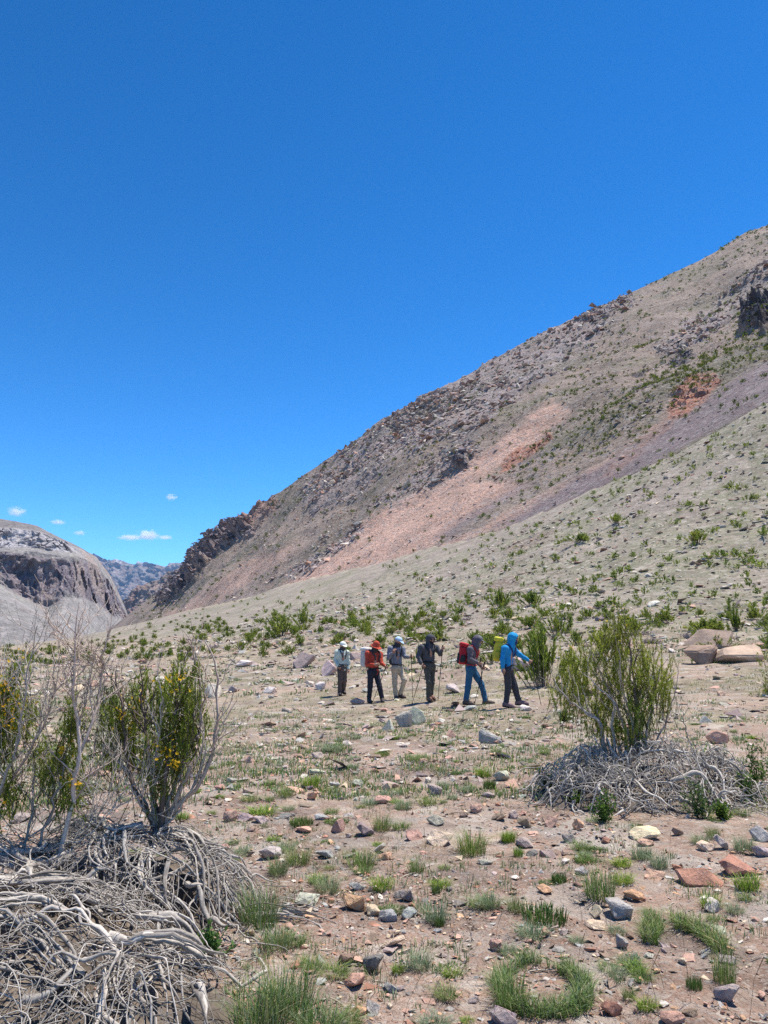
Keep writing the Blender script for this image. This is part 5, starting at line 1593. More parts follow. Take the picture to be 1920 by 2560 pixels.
# shrub at the border of the picture, with a few blossoms
g = np.random.default_rng(683)
p = hit(1668, 1500); D = p[1]
s = D / (FOC * 1659 / 1920)
stems = [(px([(1668, 1505), (1664, 1470), (1655 + 10 * q, 1405 + 6 * q)], D, 0.1 * q, g), 0.016, PINKWOOD, 0.7) for q in range(3)]
stem_shrub('yellow_shrub', 'yellow-green shrub with blossoms beside the low long boulder', p, stems, [(W(1662, 1440, D), (26 * s, 0.3, 46 * s), 90, (0.26, 0.28, 0.05)), (W(1658, 1490, D), (22 * s, 0.3, 20 * s), 50, LG)],
           [(W(1642, 1490, D - 0.3), 8, 0.05), (W(1650, 1435, D - 0.3), 8, 0.1)], g, GREYWOOD, 0.6, leaf=(0.04, 0.009), sprig_n=24)

# ------------------------------------------------------------------ leafy herbs
def herb(name, label, xd, yd, wd, hd, seed, col=(0.10, 0.175, 0.03), z_add=0.0, Y=None):
    g = np.random.default_rng(seed)
    p = hit(xd, yd) if Y is None else W(xd, yd, Y)
    s = p[1] / (FOC * 1659 / 1920)
    b = Buf()
    for q in range(26):
        az = g.uniform(0, 6.28); tilt = abs(g.normal(0, 0.55)); L = hd * s * g.uniform(0.5, 1.05)
        d = np.array((math.sin(tilt) * math.cos(az), math.sin(tilt) * math.sin(az), math.cos(tilt)))
        r0 = np.array((math.cos(az), math.sin(az), 0)) * wd * s * 0.16 * g.uniform(0, 1)
        tip = r0 + d * L * np.array((wd / hd * 0.8, wd / hd * 0.8, 1))
        V, F, st = tube([r0, (r0 + tip) / 2 + g.normal(0, 0.006, 3), tip], [0.0022, 0.0018, 0.001], 3)
        b.add(V, F, (0.12, 0.17, 0.05))
        m = 22
        t = g.uniform(0.1, 1.0, m)[:, None]
        P = r0 + (tip - r0) * t
        dd = g.normal(0, 1, (m, 3)) + np.array((0, 0, 0.5)); dd /= np.linalg.norm(dd, axis=1)[:, None]
        ss_ = np.cross(dd, g.normal(0, 1, (m, 3))); ss_ /= np.linalg.norm(ss_, axis=1)[:, None]
        ln = 0.030 * g.uniform(0.6, 1.3, (m, 1)) * (0.7 + p[1] * 0.06); wdt = ln * 0.22
        V = np.stack([P, P + dd * ln * 0.5 + ss_ * wdt, P + dd * ln, P + dd * ln * 0.5 - ss_ * wdt], 1).reshape(-1, 3)
        F = np.arange(len(V)).reshape(-1, 4)
        c = np.array(col)[None] * g.uniform(0.7, 1.3, (m, 1))
        b.add(V, F, np.repeat(c, 4, 0))
    o = add(name, b.mesh(name), M['leaf'], None, tuple(p)); tag(o, label, 'plant')
herb('leafy_herb', 'bushy dark green herb at the front of the dead branch heap', 1305, 1778, 62, 72, 1, (0.08, 0.155, 0.03))
herb('leafy_herb', 'grey-green leafy herb growing out of the dead branch heap', 1518, 1768, 84, 90, 2, (0.12, 0.18, 0.06))
herb('leafy_herb', 'small green herb beside the grey-green one at the branch heap', 1562, 1772, 36, 40, 3)
herb('leafy_herb', 'fresh green feathery herb at the foot of the grey roots', 445, 2082, 96, 78, 4, (0.10, 0.20, 0.05))
herb('leafy_herb', 'tall green herb behind the end of the branch heap', 1640, 1722, 66, 130, 5)
herb('leafy_herb', 'green herb beside the tall one at the end of the branch heap', 1615, 1735, 50, 70, 6, (0.12, 0.19, 0.05))
herb('leafy_herb', 'low herb at the shaded side of the branch heap', 1180, 1712, 60, 50, 7)
herb('leafy_herb', 'low green herb under the shaded side of the branch heap', 1245, 1742, 50, 34, 8)
herb('leafy_herb', 'small dark herb among stones below the hiker in the blue hoodie', 1218, 1558, 30, 22, 9, (0.05, 0.10, 0.03))
# ================================================================== PEOPLE
class Field:
    """Signed distance field on a grid, turned into one continuous skin."""
    def __init__(self, lo, hi, h):
        self.h = h
        self.lo = np.array(lo, np.float32)
        self.n = np.ceil((np.array(hi) - self.lo) / h).astype(int) + 1
        self.d = np.full(self.n, 0.3, np.float32)
    def _box(self, lo, hi):
        a = np.clip(np.floor((np.array(lo) - self.lo) / self.h).astype(int), 0, self.n)
        b = np.clip(np.ceil((np.array(hi) - self.lo) / self.h).astype(int) + 1, 0, self.n)
        sl = tuple(slice(i, j) for i, j in zip(a, b))
        ax = [self.lo[k] + self.h * np.arange(a[k], b[k], dtype=np.float32) for k in range(3)]
        return sl, np.stack(np.meshgrid(*ax, indexing='ij'), -1)
    def _join(self, sl, d, k):
        c = self.d[sl]
        hh = np.clip(0.5 + 0.5 * (c - d) / k, 0, 1)
        self.d[sl] = c * (1 - hh) + d * hh - k * hh * (1 - hh)
    def cone(self, a, b, ra, rb, k=0.03, sq=(1, 1, 1)):
        a = np.array(a, np.float32); b = np.array(b, np.float32)
        m = max(ra, rb) + 0.10
        sl, p = self._box(np.minimum(a, b) - m, np.maximum(a, b) + m)
        if p.size == 0: return self
        sq = np.array(sq, np.float32)
        ab = b - a
        t = np.clip(((p - a) @ ab) / (ab @ ab + 1e-9), 0, 1)
        q = (p - a - t[..., None] * ab) * sq
        self._join(sl, np.sqrt((q * q).sum(-1)) - (ra + (rb - ra) * t), k)
        return self
    def box(self, c, half, R, r, k=0.02):
        """Rounded box with rotation matrix R (columns are its axes)."""
        c = np.array(c, np.float32); half = np.array(half, np.float32)
        m = np.linalg.norm(half) + 0.06
        sl, p = self._box(c - m, c + m)
        q = np.abs((p - c) @ np.array(R, np.float32)) - (half - r)
        d = np.sqrt((np.maximum(q, 0) ** 2).sum(-1)) + np.minimum(q.max(-1), 0) - r
        self._join(sl, d, k)
        return self
    def cut(self, fn):
        """Remove where fn(points) < 0."""
        sl, p = self._box(self.lo, self.lo + self.h * (self.n - 1))
        self.d[sl] = np.maximum(self.d[sl], -fn(p))
        return self
    def folds(self, amp, scale, seed):
        m = np.abs(self.d) < 0.03
        i = np.argwhere(m)
        p = self.lo + self.h * i
        self.d[m] += amp * (fbm(p * np.array((scale, scale, scale * 0.75)), 2, seed) + 0.6 * (1 - np.abs(vnoise(p * scale * 1.7, seed + 3)) * 2))
        return self
    def skin(self):
        D = self.d
        n = self.n
        s = D < 0
        c = np.zeros(n - 1, np.int8)
        for i in (0, 1):
            for j in (0, 1):
                for k in (0, 1):
                    c += s[i:n[0] - 1 + i, j:n[1] - 1 + j, k:n[2] - 1 + k]
        act = (c > 0) & (c < 8)
        idx = np.argwhere(act)
        vid = np.full(n - 1, -1, np.int64); vid[act] = np.arange(len(idx))
        pos = np.zeros((len(idx), 3)); cnt = np.zeros(len(idx))
        corners = [(i, j, k) for i in (0, 1) for j in (0, 1) for k in (0, 1)]
        for a in corners:
            for ax in range(3):
                if a[ax] == 1: continue
                b = list(a); b[ax] = 1
                da = D[tuple((idx + a).T)]; db = D[tuple((idx + b).T)]
                m = (da < 0) != (db < 0)
                t = np.where(m, da / (da - db + 1e-12), 0)
                q = np.array(a, float) + np.eye(3)[ax] * t[:, None]
                pos += q * m[:, None]; cnt += m
        V = self.lo + self.h * (idx + pos / np.maximum(cnt, 1)[:, None])
        F = []
        for ax in range(3):
            u, v = [k for k in range(3) if k != ax]
            A = [slice(None)] * 3; B = [slice(None)] * 3
            A[ax] = slice(0, -1); B[ax] = slice(1, None)
            ch = s[tuple(A)] != s[tuple(B)]
            e = np.argwhere(ch)
            e = e[(e[:, u] > 0) & (e[:, v] > 0) & (e[:, u] < n[u] - 1) & (e[:, v] < n[v] - 1)]
            q = []
            for du, dv in ((0, 0), (1, 0), (1, 1), (0, 1)):
                w = e.copy(); w[:, u] -= du; w[:, v] -= dv
                q.append(vid[tuple(w.T)])
            q = np.stack(q, 1)
            inside = s[tuple(e.T)]
            flip = inside if ax != 1 else ~inside
            q = np.where(flip[:, None], q, q[:, ::-1])
            F.append(q)
        return V, np.concatenate(F)

def cloth(name, col, rough=0.9, wrinkle=0.5):
    k = NT(name, rough)
    pos = k.coord('Object')
    c = k.mix(1.0, tuple(col), k.ramp(k.noise(pos, 14, 5, 0.6), [(0.3, 0.82), (0.7, 1.16)]), 'MULTIPLY')
    k.color(c)
    w = k.n('TexNoise'); w.inputs['Scale'].default_value = 11; w.inputs['Detail'].default_value = 4; w.inputs['Distortion'].default_value = 0.8
    k.link(pos, w.inputs['Vector'])
    b = k.bump(w.outputs[0], wrinkle, 0.02)
    return k.m
SKIN = NT('skin', 0.55); SKIN.color((0.42, 0.235, 0.165)); SKIN.b.inputs['Subsurface Weight'].default_value = 0.0
M['skin'] = SKIN.m
M['pole_metal'] = NT('dark_metal', 0.35).color((0.03, 0.03, 0.035)).m
M['rubber'] = NT('black_rubber', 0.7).color((0.02, 0.02, 0.02)).m
M['lens'] = NT('dark_lens', 0.12).color((0.012, 0.012, 0.015)).m

def norm(v):
    v = np.array(v, float); return v / (np.linalg.norm(v) + 1e-9)

def frame(f):
    """Right, forward, up axes of a head that looks along f."""
    f = norm(f); r = norm(np.cross(f, (0, 0, 1))); u = np.cross(r, f)
    return r, f, u

H_ = 0.0135
def hiker(spec):
    d = spec['dist']; s = d / (FOC * 2.37)
    fx0, fy0 = spec['foot']
    to_sheet = lambda zx, zy: ((720 + zx / 2.37) * 1659 / 1920, (1540 + zy / 2.37) * 1659 / 1920)
    G = W(*to_sheet(fx0, fy0), d)
    gz0 = float(ground_z(G[0], G[1])[0])
    J = {k: np.array(((v[0] - fx0) * s, v[2], (fy0 - v[1]) * s)) for k, v in spec['j'].items()}
    root = empty('person', (G[0], G[1], gz0))
    tag(root, spec['label'], 'person', 'hikers walking in single file')
    sc = spec.get('size', 1.0)
    r_, f_, u_ = frame(spec['face'])
    hd = J['head']
    seed = spec['seed']
    lo = np.min(list(J.values()), 0) - 0.22; hi = np.max(list(J.values()), 0) + 0.24
    def limb(F, a, b, c, r0, r1, r2, k=0.025):
        F.cone(J[a], J[b], r0 * sc, r1 * sc, k).cone(J[b], J[c], r1 * sc, r2 * sc, k)
    # ---- the body: one continuous skin with a face and hands
    B = Field(lo, hi, H_)
    B.cone(hd + 0.015 * u_ - 0.012 * f_, hd + 0.012 * u_ + 0.005 * f_, 0.092, 0.090, 0.02)
    B.cone(hd - 0.02 * u_ + 0.03 * f_, hd - 0.088 * u_ + 0.062 * f_, 0.066, 0.034, 0.04)
    B.cone(hd + 0.012 * u_ + 0.088 * f_, hd - 0.026 * u_ + 0.112 * f_, 0.012, 0.016, 0.015)
    B.cone(hd - 0.058 * u_ + 0.082 * f_ - 0.02 * r_, hd - 0.058 * u_ + 0.082 * f_ + 0.02 * r_, 0.014, 0.014, 0.012)
    for q in (-1, 1):
        B.cone(hd + 0.02 * u_ + q * 0.088 * r_ - 0.01 * f_, hd - 0.025 * u_ + q * 0.086 * r_ - 0.004 * f_, 0.020, 0.014, 0.012)
        B.cone(hd + 0.030 * u_ + q * 0.034 * r_ + 0.070 * f_, hd + 0.034 * u_ + q * 0.05 * r_ + 0.06 * f_, 0.022, 0.020, 0.02)
    B.cone(hd - 0.05 * u_, J['neck'], 0.055, 0.060, 0.03)
    ch = (J['sh1'] + J['sh2']) / 2 * 0.8 + J['pelvis'] * 0.2
    B.cone(J['neck'], ch, 0.06, 0.10, 0.04).cone(J['sh1'], J['sh2'], 0.062, 0.062, 0.05).cone(ch, J['pelvis'], 0.115, 0.105, 0.05).cone(J['hip1'], J['hip2'], 0.09, 0.09, 0.04)
    for q in '12':
        limb(B, 'sh' + q, 'el' + q, 'wr' + q, 0.050, 0.040, 0.027)
        limb(B, 'hip' + q, 'kn' + q, 'an' + q, 0.080, 0.055, 0.038)
        B.cone(J['an' + q], J['to' + q], 0.036, 0.026, 0.02)
        B.cone(J['wr' + q], J['ha' + q], 0.026, 0.036, 0.015, (1, 1, 1))
    V, F = B.skin()
    b = Buf(); b.add(V, F)
    grips = {}
    for q in '12':                                  # five separate fingers, curled round the grip
        h = J['ha' + q]; ax = norm(h - J['wr' + q])
        pole = norm(spec['grip' + q]) if spec.get('grip' + q) is not None else norm((0.2, -0.3, -1.0))
        side = norm(np.cross(ax, pole)); pd = norm(np.cross(side, ax))
        relaxed = spec.get('grip' + q) is None
        for n_, ln in enumerate((0.070, 0.078, 0.074, 0.060)):
            o0 = h + ax * 0.012 + pd * (0.028 - 0.019 * n_) 
            c1 = 0.35 if relaxed else 0.8
            p1 = o0 + ax * ln * 0.42 * (1 if relaxed else 0.75) + side * ln * 0.12
            p2 = p1 + ax * ln * (0.34 if relaxed else 0.0) + side * ln * (0.25 if relaxed else 0.42)
            p3 = p2 - ax * ln * (-0.1 if relaxed else 0.30) + side * ln * (0.22 if relaxed else 0.10)
            Vt, Ft, _ = tube([o0 - ax * 0.02, o0, p1, p2, p3], [0.009, 0.0095, 0.0092, 0.0085, 0.0065], 6)
            b.add(Vt, Ft)
        t0 = J['wr' + q] * 0.45 + h * 0.55 + pd * 0.018
        Vt, Ft, _ = tube([t0, t0 + pd * 0.028 + ax * 0.012, t0 + pd * 0.040 + ax * 0.034 + side * 0.012, t0 + pd * 0.036 + ax * 0.052 + side * 0.026], [0.013, 0.012, 0.010, 0.008], 6)
        b.add(Vt, Ft)
        grips[q] = h + ax * 0.02 + side * 0.018
    me = b.mesh('body', True)
    add('body', me, M['skin'], root)
    # ---- top
    T = Field(lo, hi, H_)
    T.cone(J['neck'] - 0.01 * u_, ch, 0.078, 0.118, 0.05).cone(J['sh1'], J['sh2'], 0.078, 0.078, 0.06)
    mid = ch * 0.45 + J['pelvis'] * 0.55
    hem = J['pelvis'] + np.array((0, 0, spec.get('hem', -0.06)))
    sx = norm(J['sh2'] - J['sh1']) * 0.065
    T.cone(ch - sx, mid - sx * 0.8, 0.105, 0.100, 0.05).cone(ch + sx, mid + sx * 0.8, 0.105, 0.100, 0.05).cone(mid - sx * 0.6, hem - sx * 0.8, 0.102, 0.110, 0.04).cone(mid + sx * 0.6, hem + sx * 0.8, 0.102, 0.110, 0.04)
    for q in '12':
        T.cone(J['sh' + q], J['el' + q], 0.074, 0.058, 0.04).cone(J['el' + q], J['wr' + q] * 0.94 + J['el' + q] * 0.06, 0.058, 0.046, 0.03)
    T.folds(0.010, 13, seed)
    V, F = T.skin()
    top = add(spec['top'][0], make_mesh(spec['top'][0], V, F, None, True), cloth('cloth_top', spec['top'][1]), root)
    # ---- trousers
    T = Field(lo, hi, H_)
    T.cone(J['hip1'], J['hip2'], 0.108, 0.108, 0.05).cone(J['pelvis'] + np.array((0, 0, 0.03)), (J['hip1'] + J['hip2']) / 2, 0.115, 0.12, 0.05)
    for q in '12':
        T.cone(J['hip' + q], J['kn' + q], 0.100, 0.076, 0.03).cone(J['kn' + q], J['an' + q] * 0.95 + J['kn' + q] * 0.05, 0.076, 0.066, 0.03)
    T.folds(0.011, 12, seed + 5)
    V, F = T.skin()
    add('trousers', make_mesh('trousers', V, F, None, True), cloth('cloth_trousers', spec['trousers']), root)
    # ---- boots
    for q in '12':
        a, t = J['an' + q], J['to' + q]
        fw = norm((t - a) * np.array((1, 1, 0.55)))
        t = a + fw * 0.20; t[2] = min(t[2], a[2] - 0.025)
        T = Field(np.minimum(a, t) - 0.16, np.maximum(a, t) + 0.16, 0.010)
        heel = a - fw * 0.045 + np.array((0, 0, -0.045)); ball = a + fw * 0.125 + np.array((0, 0, -0.05)); ball[2] = (t[2] + heel[2]) / 2
        T.cone(a + np.array((0, 0, 0.06)), a, 0.055, 0.055, 0.02).cone(heel, ball, 0.046, 0.048, 0.03).cone(ball, t, 0.048, 0.036, 0.03).cone(a, ball, 0.05, 0.04, 0.03)
        zf = (heel[2] + t[2]) / 2
        V, F = T.skin()
        bo = add('boot', make_mesh('boot', V, F, None, True), cloth('boot_leather', spec['boots'], 0.7, 0.3), root)
        S_ = Field(np.minimum(heel, t) - 0.12, np.maximum(heel, t) + 0.12, 0.010)
        dz = np.array((0, 0, -0.034))
        S_.cone(heel + dz, ball + dz, 0.050, 0.053, 0.02, (1, 1, 2.2)).cone(ball + dz, t + dz, 0.053, 0.042, 0.02, (1, 1, 2.2))
        V, F = S_.skin()
        add('sole', make_mesh('sole', V, F, None, True), M['rubber'], bo)
    # ---- headgear
    for kind, col in spec['head_gear']:
        T = Field(hd - 0.34, hd + 0.34, 0.010)
        if kind == 'hood':
            T.cone(hd + 0.022 * u_ - 0.022 * f_, hd + 0.02 * u_ + 0.01 * f_, 0.122, 0.112, 0.02).cone(hd - 0.05 * u_ - 0.03 * f_, J['neck'], 0.105, 0.095, 0.05)
            T.cone(J['neck'], ch * 0.35 + J['neck'] * 0.65, 0.095, 0.10, 0.05)
            c0 = hd - 0.018 * u_
            T.cut(lambda p: np.sqrt((((p - c0) @ r_) / 0.074) ** 2 + (((p - c0) @ u_) / 0.086) ** 2) * 0.07 - 0.07 + np.where((p - c0) @ f_ < 0.03, 0.2, 0))
            T.folds(0.006, 16, seed + 8)
        elif kind == 'cap':
            T.cone(hd + 0.032 * u_ - 0.008 * f_, hd + 0.034 * u_ + 0.01 * f_, 0.108, 0.104, 0.02)
            pl = hd + 0.028 * u_
            T.cut(lambda p: (p - pl) @ u_)
            br = hd + 0.036 * u_ + 0.11 * f_
            q = T._box(hd - 0.3, hd + 0.3)
            p = q[1]; e = ((p - br) @ r_) ** 2 / 0.085 ** 2 + ((p - br) @ f_) ** 2 / 0.095 ** 2
            th = np.abs((p - br) @ u_ + 0.25 * ((p - br) @ f_)) - 0.006
            T._join(q[0], np.maximum((np.sqrt(e) - 1) * 0.085, th).astype(np.float32), 0.012)
        elif kind == 'hat':
            T.cone(hd + 0.038 * u_, hd + 0.055 * u_, 0.116, 0.098, 0.02)
            pl = hd + 0.02 * u_
            T.cut(lambda p: (p - pl) @ u_)
            br = hd + 0.030 * u_ + 0.02 * f_
            q = T._box(hd - 0.33, hd + 0.33); p = q[1]
            rr = np.sqrt(((p - br) @ r_) ** 2 / 0.155 ** 2 + ((p - br) @ f_) ** 2 / 0.185 ** 2)
            th = np.abs((p - br) @ u_ + 0.30 * rr * 0.16) - 0.007
            T._join(q[0], np.maximum((rr - 1) * 0.15, th).astype(np.float32), 0.012)
            T.folds(0.004, 18, seed)
        elif kind == 'neck_gaiter':
            T.cone(hd - 0.042 * u_ + 0.025 * f_, hd - 0.09 * u_ + 0.052 * f_, 0.082, 0.055, 0.03).cone(hd - 0.06 * u_, J['neck'], 0.082, 0.082, 0.04)
            T.cone(J['neck'], ch * 0.3 + J['neck'] * 0.7, 0.084, 0.085, 0.04)
            T.cut(lambda p: (hd - 0.016 * u_ - p) @ u_)
        elif kind == 'neck_flap':
            T.cone(hd - 0.01 * u_ - 0.015 * f_, J['neck'] - 0.02 * f_, 0.112, 0.112, 0.03)
            c1 = hd - 0.03 * u_ + 0.04 * f_
            T.cut(lambda p: np.sqrt((((p - c1) @ r_) / 0.078) ** 2 + (((p - c1) @ u_) / 0.12) ** 2) * 0.07 - 0.07 + np.where((p - c1) @ f_ < 0.0, 0.2, 0))
            T.folds(0.006, 15, seed + 2)
        elif kind == 'sunglasses':
            for q in (-1, 1):
                c = hd + 0.012 * u_ + q * 0.036 * r_ + 0.092 * f_
                T.box(c, (0.031, 0.010, 0.022), np.stack([r_, f_, u_], 1), 0.008, 0.006)
                T.cone(hd + 0.018 * u_ + q * 0.07 * r_ + 0.085 * f_, hd + 0.016 * u_ + q * 0.096 * r_ - 0.01 * f_, 0.006, 0.006, 0.006)
        V, F = T.skin()
        if len(V):
            add(kind, make_mesh(kind, V, F, None, True), M['lens'] if kind == 'sunglasses' else cloth('cloth_' + kind, col, 0.9, 0.3), root)
    if spec.get('belt'):
        pass
    loc = np.array(root.location)
    # ---- poles
    for a, t, lab in spec['poles']:
        A_ = np.array(((a[0] - fx0) * s, a[2], (fy0 - a[1]) * s)) + loc
        T_ = np.array(((t[0] - fx0) * s, t[2], (fy0 - t[1]) * s)) + loc
        T_[2] = float(ground_z(T_[0], T_[1])[0]) - 0.03
        e = empty('trekking_pole', tuple(T_)); tag(e, lab, 'trekking pole', None)
        ax = norm(A_ - T_); Ln = np.linalg.norm(A_ - T_)
        at = lambda x: ax * x
        for nm, x0, x1, r0, r1, mt in (('tip', 0, 0.07, 0.003, 0.006, 'rubber'), ('lower_shaft', 0.07, Ln * 0.42, 0.0065, 0.0075, 'pole_metal'), ('upper_shaft', Ln * 0.42, Ln - 0.10, 0.0095, 0.0100, 'pole_metal'), ('grip', Ln - 0.12, Ln + 0.03, 0.015, 0.019, 'rubber')):
            n = 6
            tt = np.linspace(0, 1, n)
            rad = r0 + (r1 - r0) * tt
            if nm == 'grip': rad = np.array((0.013, 0.017, 0.016, 0.017, 0.021, 0.014))
            V, F, _ = tube([at(x0 + (x1 - x0) * q) for q in tt], rad, 8)
            cap = np.array([list(range(8))[::-1], [len(V) - 8 + q for q in range(8)]])
            me = make_mesh(nm, V, [F, cap], None, True)
            add(nm, me, M[mt], e)
        V, F, _ = tube([at(0.085), at(0.09), at(0.10)], [0.012, 0.026, 0.010], 10)
        add('basket', make_mesh('basket', V, F, None, True), M['rubber'], e)
    # ---- backpack
    bp = spec.get('pack')
    if bp:
        c = np.array(((bp['c'][0] - fx0) * s, bp['c'][2], (fy0 - bp['c'][1]) * s))
        hw = bp['half']
        Rz = norm(np.array((*bp['dir'], 0)))                     # points from the wearer to the pack
        upv = norm(norm(J['neck'] - J['pelvis']) + np.array((0, 0, 0.6)))
        rt = norm(np.cross(Rz, upv)); Rz = np.cross(upv, rt)
        R = np.stack([rt, Rz, upv], 1)
        e = empty('backpack', tuple(loc + c)); tag(e, bp['label'], 'backpack')
        def piece(nm, boxes, col, fold=0.008, parent=None, par_off=None):
            T = Field(-np.array((0.55, 0.55, 0.62)), np.array((0.55, 0.55, 0.62)), 0.0135)
            for cc, hh, rr in boxes:
                T.box(R @ np.array(cc), hh, R, rr, 0.03)
            T.folds(fold, 14, seed + len(nm))
            V, F = T.skin()
            return add(nm, make_mesh(nm, V, F, None, True), cloth('pack_' + nm, col, 0.75, 0.35), parent or e)
        a_, b_, h_ = (0.88 * v for v in hw)
        piece('main_bag', [((0, 0, -0.03), (a_, b_, h_ * 0.86), 0.07)] + bp.get('extra', []), bp['main'])
        piece('lid', [((0, 0.01, h_ * 0.86), (a_ * 1.03, b_ * 1.08, h_ * 0.20), 0.055)], bp['lid'])
        if bp.get('pocket'):
            pz = bp.get('pocket_z', -0.25)
            piece('pocket', [((0, b_ * 0.72, h_ * pz), (a_ * 0.85, b_ * 0.42, h_ * bp.get('pocket_h', 0.42)), 0.04)], bp['pocket'])
        if bp.get('side'):
            for q in (-1, 1):
                piece('side_pocket', [((q * a_ * 0.95, 0, -h_ * 0.45), (0.05, b_ * 0.6, h_ * 0.35), 0.04)], bp['side'])
        off = -c
        for q in '12':                                           # shoulder straps over the chest
            sh = J['sh' + q] * 0.62 + J['neck'] * 0.38
            fwd = -Rz
            p0 = sh + Rz * 0.12 - upv * 0.04; p1 = sh + upv * 0.085; p2 = sh + fwd * 0.105 - upv * 0.02
            p3 = ch * 0.5 + sh * 0.5 + fwd * 0.135 - upv * 0.06; p4 = mid * 0.7 + J['sh' + q] * 0.3 + fwd * 0.10; p5 = mid * 0.75 + J['sh' + q] * 0.25 + Rz * 0.06 + norm(J['sh' + q] - ch) * 0.04
            Pth = resample(np.array([p0, p1, p2, p3, p4, p5]), 22, np.random.default_rng(seed), 0.0) + off
            V, F, _ = tube(Pth, 0.022, 8)
            add('strap', make_mesh('strap', V, F, None, True), cloth('pack_strap', bp.get('strap', (0.03, 0.03, 0.035)), 0.8, 0.2), e)
        pb = J['pelvis'] + np.array((0, 0, 0.05))
        ring_ = []
        for q in range(25):
            an = q / 24 * 2 * math.pi
            ring_.append(pb + off + norm(J['sh2'] - J['sh1']) * 0.185 * math.cos(an) + Rz * 0.135 * math.sin(an))
        V, F, _ = tube(ring_, 0.018, 6)
        add('hip_belt', make_mesh('hip_belt', V, F, None, True), cloth('pack_belt', bp.get('belt', (0.03, 0.03, 0.035)), 0.8, 0.2), e)
    return root

def gripdir(a, t, s):
    return (np.array((t[0] - a[0], 0, -(t[1] - a[1]))) * s + np.array((0, t[2] - a[2], 0)))

